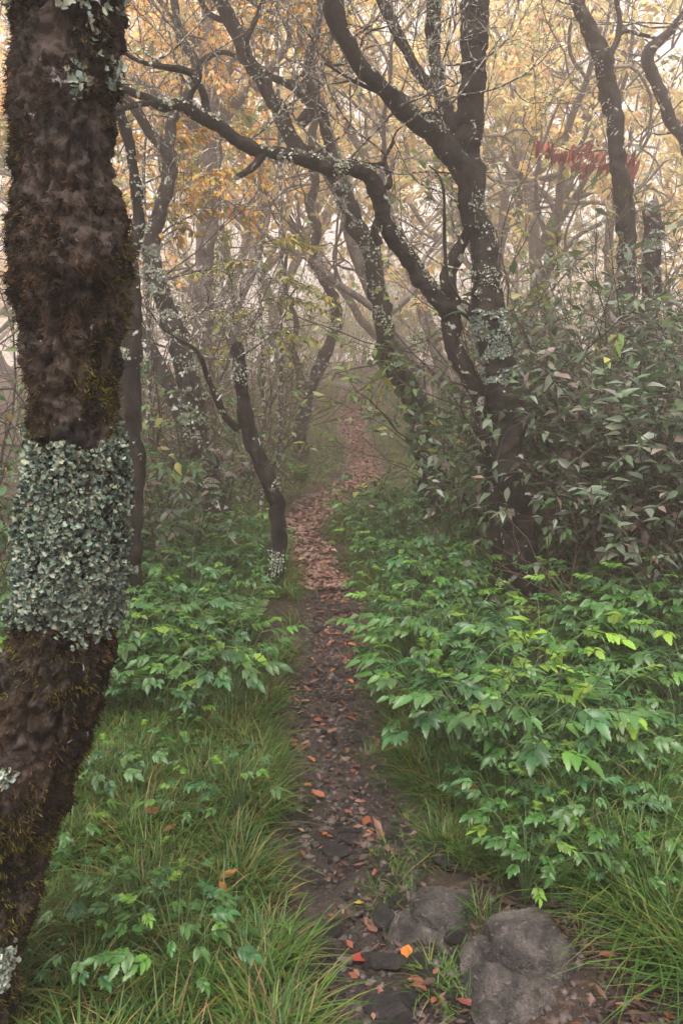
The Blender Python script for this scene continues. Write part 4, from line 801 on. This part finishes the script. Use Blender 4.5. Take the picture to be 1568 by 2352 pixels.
# low ground cover filling in between
mb = MB(); n = 30000
x = RNG.uniform(-4.5, 4.5, n); y = RNG.uniform(2.6, 16, n)**1.0; d = pdist(x, y); keep = (d > .06+.10*RNG.random(n)) & (np.abs(x) < .5*y+.4) & (n2(x, y, 2.2, 77) > -.35) & ((x > 0) | (y > 3.0))
for bx, by, w_ in FEET: keep &= ~((y > by-1.2) & (y < by) & (np.abs(x/y-bx/by) < w_*.8))
keep = keep
x, y = x[keep], y[keep]; n = len(x); hgt = RNG.uniform(.02, .20, n)*np.clip(1.15-y*.02, .5, 1)*np.clip(pdist(x, y)*2.5, .3, 1)
az = RNG.uniform(0, 6.28, n); L = RNG.uniform(.025, .06, n)
leaves(mb, np.stack([x, y, gh(x, y)+hgt], -1), np.stack([np.cos(az), np.sin(az), RNG.uniform(-.4, .3, n)], -1), np.array([0, 0, 1.])+RNG.normal(size=(n, 3))*.35, L, L*.5, pickcol(HG, [3, 2, 3, 1, 2], n, RNG, .35), 'broad', .3, .3)
tag(mb.build('ground_cover', M['leaf_wet']), 'low leafy ground cover filling the forest floor on both sides of the path', 'ground cover', kind='stuff')

# vines on the leaning tree
P, r = T6line; k = np.where((P[:, 2] > .1) & (P[:, 2] < W(916, 858, 8)[2]+.3))[0]; n = 240; q = RNG.choice(k, n); a = RNG.uniform(2.2, 6.8, n)
p = P[q]+np.stack([np.cos(a), -np.abs(np.sin(a)), np.zeros(n)], -1)*(r[q]*RNG.uniform(1.0, 1.9, n))[:, None]+RNG.normal(size=(n, 3))*.03; L = RNG.uniform(.05, .09, n)
mb = MB(); nn = nrm(p-P[q]+np.array([0, -.1, .12])); leaves(mb, p, np.array([0, 0, -1.])+RNG.normal(size=(n, 3))*.4, nn+RNG.normal(size=(n, 3))*.3, L, L*.85, pickcol(GREEN, [3, 3, 2, 2, .3], n, RNG), 'heart', .15, .2)
t = thing('climbing_vine', 'green heart-leaved vine climbing the lower trunk of the leaning tree', 'vine', tuple(P[k[0]])); o = mb.build('foliage', M['leaf_wet'], t); o['kind'] = 'stuff'
mb = MB()
for s in range(3):
    ph = s*2.1; kk_ = k[::2]; Q = P[kk_]+np.stack([np.cos(ph+np.arange(len(kk_))*.25), np.sin(ph+np.arange(len(kk_))*.25), 0*kk_], -1)*r[kk_][:, None]*1.1; tube(mb, Q, np.full(len(Q), .004), 4, col=(.06, .045, .03))
o = mb.build('stems', M['stem'], t)

# ------------------------------------------------------------------ grass
rng = np.random.default_rng(59)
GC = [(.026, .076, .013), (.045, .11, .018), (.078, .145, .026), (.13, .14, .032), (.22, .165, .068), (.10, .048, .025)]
def tussocks(mb, cx, cy, nb, L0, L1, wd, spread, wts, dir_bias=None):
    n = len(cx); tot = n*nb; ci = np.repeat(np.arange(n), nb); az = rng.uniform(0, 6.28, tot); rad = spread*np.sqrt(rng.random(tot))
    x = cx[ci]+np.cos(az)*rad; y = cy[ci]+np.sin(az)*rad; az2 = az+rng.normal(size=tot)*.7
    clump = rng.uniform(.7, 1.25, n)[ci]; L = rng.uniform(L0, L1, tot)*clump
    lean = np.clip(rng.uniform(.1, .6, tot)+.3*rad/max(spread, 1e-3)*rng.random(tot), .02, .9); arch = rng.uniform(.15, .95, tot)
    tone = (1+.3*n2(cx, cy, 1.7, 88))[ci][:, None]
    blades(mb, np.stack([x, y, gh(x, y)-.015], -1), az2, L, wd*rng.uniform(.6, 1.2, tot), lean, arch, pickcol(GC, wts, tot, rng, .3, .1)*tone)
def tpts(n, x0, x1, y0, y1, cond):
    x = rng.uniform(x0, x1, n); y = rng.uniform(y0, y1, n); d = x-pc(y); e = pdist(x, y); k = cond(x, y, d, e) & (np.abs(x) < .48*y+.35); return x[k], y[k]
mb = MB()
rockkeep = lambda x, y: ((x-.29)**2+(y-2.1)**2 > .17**2) & ((x-.44)**2+(y-1.85)**2 > .2**2)
c = tpts(950, -1.5, 0, 1.2, 3.6, lambda x, y, d, e: (d < 0) & (e > .09+.07*(y < 2.5)) & (n2(x, y, 2.6, 90) > -.45)); tussocks(mb, *c, 56, .06, .18, .0046, .05, [3, 4, 3, 1.3, 1.0, .3])
c = tpts(420, .5, 1.7, 1.2, 3.0, lambda x, y, d, e: (d > 0) & (e > .10) & (x > .66+.5*np.maximum(0, 2.2-y)) & rockkeep(x, y)); tussocks(mb, *c, 55, .12, .32, .0042, .05, [3, 3.5, 2.5, .8, .3, .1])
c = tpts(230, .2, 1.2, 2.25, 3.2, lambda x, y, d, e: (d > 0) & (e > .08)); tussocks(mb, *c, 50, .06, .16, .0036, .05, [3, 3.5, 2, .8, .4, .2])
# grass hems along the path
c = tpts(2600, -1.0, 1.0, 2.6, 8.0, lambda x, y, d, e: (e > .07) & (e < .42) & ((d < 0) | (e < .25)) & (n2(x, y, 1.6, 91) > -.4)); tussocks(mb, *c, 26, .06, .19, .0042, .05, [3, 3, 2, 1.6, .8, .25])
c = tpts(900, -2.6, 2.4, 3.2, 8.5, lambda x, y, d, e: (e > .3)); tussocks(mb, *c, 22, .10, .28, .004, .07, [4, 3, 1.5, .8, .4, .2])
c = tpts(3400, -3.0, 3.0, 8.0, 24, lambda x, y, d, e: (e > .06) & (e < 1.6)); tussocks(mb, *c, 14, .05, .14, .009, .10, [1, 2, 4, 3, 1, .2])
# small tufts in the near path and round the rocks
tu = [(880, 2060), (900, 2020), (940, 2080), (960, 2010), (1000, 2010), (1060, 2010), (1110, 2020), (930, 1900), (905, 1960), (870, 1800), (850, 1740), (1010, 2240), (1040, 2200), (990, 2270), (1050, 2260), (1110, 2150), (1100, 2120), (880, 1985), (925, 2050), (1070, 2330), (1010, 2300), (1150, 2045), (1220, 2060), (890, 2100), (1180, 2030)]
cx = np.array([gtrace(*q)[0] for q in tu]); cy = np.array([gtrace(*q)[1] for q in tu]); tussocks(mb, cx, cy, 44, .035, .095, .0032, .04, [2, 4, 3, .8, .3, .1])
tag(mb.build('grass', M['grass']), 'long tufted grass along both edges of the path', 'grass', kind='stuff')

# ------------------------------------------------------------------ boulders, stones, fallen leaves
rng = np.random.default_rng(71)
def ico(sub):
    import bmesh
    bm = bmesh.new(); bmesh.ops.create_icosphere(bm, subdivisions=sub, radius=1); v = np.array([x.co[:] for x in bm.verts]); f = np.array([[q.index for q in p.verts] for p in bm.faces]); bm.free(); return v, f
def rock_mesh(rng, dims, sub, nplanes, amp, mat, rot=(0, 0, 0), name='boulder', planes=None):
    v, f = ico(sub); d = nrm(v)
    pl = nrm(rng.normal(size=(nplanes, 3))) if planes is None else nrm(np.array(planes, float)); off = rng.uniform(.70, .92, len(pl))
    rad = np.ones(len(v))*1.15
    for q in range(len(pl)):
        c = d@pl[q]; rad = np.where(c > 1e-3, np.minimum(rad, off[q]/np.maximum(c, 1e-3)), rad)
    if planes is not None:
        for q in range(nplanes):
            pn = nrm(rng.normal(size=3)); c = d@pn; rad = np.where(c > 1e-3, np.minimum(rad, rng.uniform(.86, 1.02)/np.maximum(c, 1e-3)), rad)
    p = d*rad[:, None]; s = int(rng.integers(999)); p = p*(1+amp*fbm(p*2.2, 4, s)[:, None]+amp*.35*fbm(p*9, 3, s+3)[:, None]-amp*.8*np.clip(1-np.abs(fbm(p*1.7, 2, s+7))*9, 0, 1)[:, None])
    p = p*np.array(dims)/2; mb = MB(); mb.add(p, [f]); return mb.mesh(name, mat)
def put_rock(name, label, u, v, dims, rz, tilt, sub, npl, amp, mat='rock', sink=.35, cat='boulder', group=None, planes=None):
    g = gtrace(u, v); o = obj(name, rock_mesh(rng, dims, sub, npl, amp, M[mat], name=name, planes=planes)); o.location = (g[0], g[1], float(gh(g[0], g[1]))+dims[2]*(.5-sink)); o.rotation_euler = (tilt[0], tilt[1], rz)
    return tag(o, label, cat, group)
def hull_rock(label, u, v, parts, amp, seed, sq=1.0):
    import bmesh
    mb = MB()
    for h, pts in enumerate(parts):
        bm = bmesh.new()
        for p in pts: bm.verts.new((p[0], p[1], p[2]*sq if p[2] > 0 else p[2]))
        r_ = bmesh.ops.convex_hull(bm, input=bm.verts[:]); bmesh.ops.delete(bm, geom=[g_ for g_ in r_['geom_interior'] if isinstance(g_, bmesh.types.BMVert)], context='VERTS')
        bmesh.ops.triangulate(bm, faces=bm.faces[:])
        for q in range(5): bmesh.ops.subdivide_edges(bm, edges=[e for e in bm.edges if e.calc_length() > .009], cuts=1, use_grid_fill=True); bmesh.ops.triangulate(bm, faces=bm.faces[:])
        bm.verts.index_update(); bm.normal_update()
        P = np.array([x.co[:] for x in bm.verts]); N = np.array([x.normal[:] for x in bm.verts]); f = np.array([[x.index for x in q.verts] for q in bm.faces]); bm.free()
        e = fbm(P*18, 4, seed+h); ch = np.abs(fbm(P*34, 3, seed+9+h)); strat = np.abs(vnoise(P@np.array([[.5, .2, .8], [-.3, .9, .3], [.8, .4, -.5]])*np.array([60, 14, 14]), seed+3))
        rc = np.random.default_rng(seed+20+h)
        for q in range(34):
            n_ = nrm(rc.normal(size=3)*[1, 1, .8]+[0, -.25, .45]); d_ = (P@n_).max()-rc.uniform(.004, .024); P = P-np.maximum(0, P@n_-d_)[:, None]*n_
        P = P+N*(amp*e+amp*.6*ch-amp*.7*strat+.0022*fbm(P*90, 2, seed+2))[:, None]; mb.add(P, [f])
    g = gtrace(u, v); o = mb.build('boulder', M['rock']); o.location = (g[0], g[1], float(gh(g[0], g[1]))-.012); return tag(o, label, 'boulder')
base = lambda x0, x1, y0, y1, z=-.08: [(x0, y0, z), (x1, y0, z), (x0, y1, z), (x1, y1, z)]
hull_rock('grey wedge-shaped rock half buried at the right edge of the path', 1005, 2135, [[(-.085, .03, .12), (-.05, .08, .11), (.17, .05, .035), (.16, .13, .02), (.08, -.05, .035), (-.07, -.02, .09), (.02, -.04, .06)]+base(-.11, .17, -.07, .15),
    [(-.11, .02, .075), (-.16, -.04, .02), (-.05, -.09, .03), (.07, -.08, .015), (.02, -.01, .06), (-.06, .03, .09)]+base(-.19, .1, -.13, .06)], .0035, 301, .9)
hull_rock('larger cracked grey rock nearest at the bottom right of the path', 1172, 2255, [[(.0, .15, .10), (.11, .14, .085), (.18, .03, .035), (.11, -.07, .045), (-.02, -.06, .095), (-.05, .07, .115), (.05, .03, .125), (.13, .06, .09)]+base(-.06, .18, -.1, .17), [(-.10, .075, .075), (-.03, .10, .10), (-.02, .03, .098), (-.125, .005, .045), (-.05, -.03, .08)]+base(-.14, 0, -.05, .12),
    [(-.125, -.03, .05), (-.03, -.02, .09), (.05, -.10, .055), (.09, -.05, .05), (-.01, -.21, .01), (-.11, -.17, .005), (.06, -.18, .0), (-.03, -.12, .07)]+base(-.15, .12, -.22, .0)], .0035, 311, .95)
for (u, v, a, b, c, lab) in ((1120, 2352, .12, .10, .05, 'low mossy ledge of rock in front of the larger cracked rock'), (770, 1965, .10, .07, .03, 'flat dark slab in the path before the near grass, left one'), (805, 1935, .11, .06, .03, 'flat dark slab in the path, farther of the near pair'), (880, 2215, .12, .09, .05, 'dark stone in the path beside the red leaf'), (825, 1812, .07, .05, .04, 'black angular stone in the middle of the path'), (1000, 1985, .2, .06, .04, 'long flat stone under the grass behind the wedge-shaped rock'),
                               (800, 1585, .07, .05, .035, 'dark round stone at the right edge of the path by the herbs'), (820, 1690, .09, .05, .03, 'dark flat stone at the right edge of the path'), (880, 2110, .1, .07, .06, 'dark stone against the wedge-shaped rock'), (725, 2030, .06, .05, .03, 'reddish stone at the left edge of the path'), (880, 2330, .14, .1, .05, 'flat dark stone at the very bottom of the path'), (865, 1955, .035, .025, .02, 'small pale pebble in the path')):
    put_rock('path_stone', lab, u, v, (a, b, c), rng.uniform(0, 3), (rng.normal()*.1, rng.normal()*.1), 3, 9, .12, 'stone' if 'pale' not in lab and 'mossy' not in lab else 'rock', .4, 'stone')
SM = [rock_mesh(rng, (1, rng.uniform(.6, .9), rng.uniform(.35, .6)), 2, 8, .1, M['stone'], name='path_stone') for _ in range(8)]
for q in range(260):
    y = 1.65+(rng.random()**1.6)*6.2; x = pc(y)+pw(y)*rng.uniform(-1.0, 1.0); s = rng.uniform(.014, .05) if rng.random() < .85 else rng.uniform(.05, .085)
    o = obj('path_stone', SM[rng.integers(8)]); o.location = (x, y, float(path_h(x, y))+s*.05); o.scale = (s, s, s); o.rotation_euler = (rng.normal()*.2, rng.normal()*.2, rng.uniform(0, 6.28)); tag(o, 'small dark stone embedded in the dirt of the path', 'stone', 'stones in the path')
# gravel crumbs
mb = MB(); iv, ifc = ico(1); n = 3000
y = 1.6+(rng.random(n)**1.4)*6.5; x = pc(y)+pw(y)*rng.uniform(-1.1, 1.1, n); x[:700] = rng.uniform(.4, 1.0, 700); y[:700] = rng.uniform(1.4, 2.2, 700); z = np.maximum(path_h(x, y), gh(x, y)-.02); sz = .003+.02*rng.random(n)**2.5
vv = iv[None]*(sz[:, None]*rng.uniform(.5, 1.2, (n, 3))*[1, 1, .7])[:, None]+np.stack([x, y, z], -1)[:, None]
mb.add(vv, [(ifc[None]+(np.arange(n)*len(iv))[:, None, None]).reshape(-1, 3)], np.repeat(np.array([.042, .034, .034])*rng.uniform(.25, 2.2, (n, 1)), len(iv), 0))
tag(mb.build('gravel', M['stem'], smooth=False), 'gritty dark gravel scattered over the path', 'gravel', kind='stuff')
# fallen leaves
LC = [(.21, .065, .032), (.15, .045, .03), (.28, .11, .045), (.13, .06, .045), (.19, .10, .075)]
LM = [leaf_mesh(rng, 1, rng.uniform(.42, .6), LC[q % 5], ['ragged', 'ovate'][q % 2], 'fallen_leaf', 'dead', rng.uniform(-.4, .35), rng.uniform(.1, .6)) for q in range(10)]
def put_leaf(x, y, z, s, me, label, group=None, tilt=.2):
    o = obj('fallen_leaf', me); a = rng.uniform(0, 6.28); orient(o, (x, y, z), np.array([math.cos(a), math.sin(a), rng.normal()*tilt]), np.array([0, 0, 1.])+rng.normal(size=3)*tilt); o.scale = (s, s, s); return tag(o, label, 'leaf', group)
SPEC = [(860, 2205, .085, (.34, .05, .035), 'large dark red fallen leaf on the path near the bottom'), (937, 2180, .065, (.50, .17, .04), 'curled orange fallen leaf beside the larger cracked rock'), (1320, 2115, .11, (.46, .2, .06), 'long tan-orange fallen leaf right of the larger cracked rock'), (1000, 1958, .10, (.22, .06, .025), 'long rust-brown fallen leaf behind the wedge-shaped rock'), (350, 1935, .10, (.26, .10, .05), 'brown fallen leaf standing in the left grass'), (375, 1985, .06, (.42, .16, .08), 'small pinkish-orange leaf in the hollow of the left grass'),
        (835, 2083, .035, (.62, .42, .10), 'tiny yellow fallen leaf on the path left of the wedge-shaped rock'), (500, 2092, .08, (.5, .22, .08), 'pale orange leaf lying on the left grass'), (520, 2125, .05, (.36, .13, .03), 'small orange leaf sunk in the left grass'), (845, 1885, .075, (.20, .07, .03), 'rust leaf curled beside the black angular stone'), (745, 1838, .07, (.36, .13, .07), 'pink-orange leaf in the middle of the path'), (750, 1920, .04, (.52, .17, .03), 'bright orange little leaf at the left side of the path'), (1100, 1882, .085, (.38, .16, .06), 'tan leaf on the grass right of the path'),
        (280, 1745, .07, (.42, .18, .1), 'pinkish leaf on the herbs right of the thick trunk'), (800, 1565, .055, (.46, .16, .04), 'orange leaf at the right edge of the path by the dark round stone'), (945, 2265, .07, (.25, .09, .07), 'dull pink leaf on the dirt left of the larger cracked rock'), (1370, 2250, .05, (.28, .09, .06), 'dull red leaf on the dirt at the bottom right'), (815, 1515, .04, (.5, .3, .1), 'small yellow leaf on the path level with the bright herbs')]
for u, v, s, col, lab in SPEC:
    g = gtrace(u, v); up = .05 if ('grass' in lab or 'herbs' in lab) else .012
    put_leaf(g[0], g[1], float(gh(g[0], g[1]))+up, s, leaf_mesh(rng, 1, rng.uniform(.42, .55), tuple(.72*q_ for q_ in col), 'ovate', 'fallen_leaf', 'dead', rng.uniform(-.22, .05), rng.uniform(.1, .4)), lab, None, .05)
for q in range(270):
    y = 1.7+rng.random()**.8*5.0; x = pc(y)+pw(y)*rng.uniform(-1.0, 1.0); put_leaf(x, y, float(path_h(x, y))+.008, rng.uniform(.022, .06), LM[rng.integers(10)], 'small reddish-brown fallen leaf on the dirt of the path', 'fallen leaves on the near path')
mb = MB(); n = 9000; y = 5.6+rng.random(n)**1.1*17; x = pc(y)+pw(y)*np.clip(rng.normal(size=n)*.5, -1.15, 1.15); a = rng.uniform(0, 6.28, n); L = rng.uniform(.035, .085, n)
leaves(mb, np.stack([x, y, np.maximum(path_h(x, y), gh(x, y)-.01)+rng.uniform(.004, .03, n)], -1), np.stack([np.cos(a), np.sin(a), rng.normal(size=n)*.25], -1), np.array([0, 0, 1.])+rng.normal(size=(n, 3))*.3, L, L*.5, pickcol([(.20, .108, .085), (.14, .075, .062), (.26, .16, .125), (.20, .13, .11)], [3, 3, 2, 2], n, rng, .35), 'simple', .3, rng.uniform(-.3, .4, n))  # far litter tinted pinker and paler, fog put into its colour
n = 1500; y = rng.uniform(1.45, 2.35, n); x = rng.uniform(.35, 1.05, n); a = rng.uniform(0, 6.28, n); L = rng.uniform(.012, .045, n); kp = rockkeep(x, y); x, y, a, L = x[kp], y[kp], a[kp], L[kp]; n = len(x)
leaves(mb, np.stack([x, y, gh(x, y)-.01+rng.uniform(.0, .012, n)], -1), np.stack([np.cos(a), np.sin(a), rng.normal(size=n)*.25], -1), np.array([0, 0, 1.])+rng.normal(size=(n, 3))*.3, L, L*rng.uniform(.15, .6, n), pickcol([(.06, .034, .03), (.035, .023, .021), (.10, .056, .045), (.15, .055, .03)], [3, 4, 2, .7], n, rng, .35), 'broad', .3, rng.uniform(-.4, .4, n))
n = 1700; y = 1.6+rng.random(n)**1.2*4.6; x = pc(y)+pw(y)*rng.normal(size=n)*.6; a = rng.uniform(0, 6.28, n); L = rng.uniform(.012, .04, n)
leaves(mb, np.stack([x, y, path_h(x, y)+rng.uniform(.002, .012, n)], -1), np.stack([np.cos(a), np.sin(a), rng.normal(size=n)*.25], -1), np.array([0, 0, 1.])+rng.normal(size=(n, 3))*.3, L, L*rng.uniform(.3, .7, n), pickcol([(.06, .034, .03), (.035, .023, .021), (.10, .056, .045), (.15, .055, .03)], [3, 4, 2, .7], n, rng, .35), 'broad', .3, rng.uniform(-.4, .4, n))
tag(mb.build('leaf_litter', M['dead']), 'carpet of pinkish-brown fallen leaves covering the far path', 'leaf litter', kind='stuff')

# ------------------------------------------------------------------ haze
mb = MB(); x0, x1, y0, y1, z0, z1 = -72, 72, -42, 122, -1.4, 14.0
v = np.array([[x0, y0, z0], [x1, y0, z0], [x1, y1, z0], [x0, y1, z0], [x0, y0, z1], [x1, y0, z1], [x1, y1, z1], [x0, y1, z1]])
mb.add(v, [np.array([[0, 3, 2, 1], [4, 5, 6, 7], [0, 1, 5, 4], [1, 2, 6, 5], [2, 3, 7, 6], [3, 0, 4, 7]])])
hm, nt, nd, lk = newmat('haze'); pv = nd.new('ShaderNodeVolumePrincipled'); pv.inputs['Color'].default_value = (.97, .88, .86, 1); pv.inputs['Density'].default_value = FOG_DENSITY; pv.inputs['Anisotropy'].default_value = .5
oo = nd.new('ShaderNodeOutputMaterial'); lk.new(pv.outputs[0], oo.inputs['Volume'])
hz = mb.build('haze', hm, smooth=False); hz['kind'] = 'stuff'; hz['label'] = 'pale warm fog filling the woodland air'; hz['category'] = 'fog'
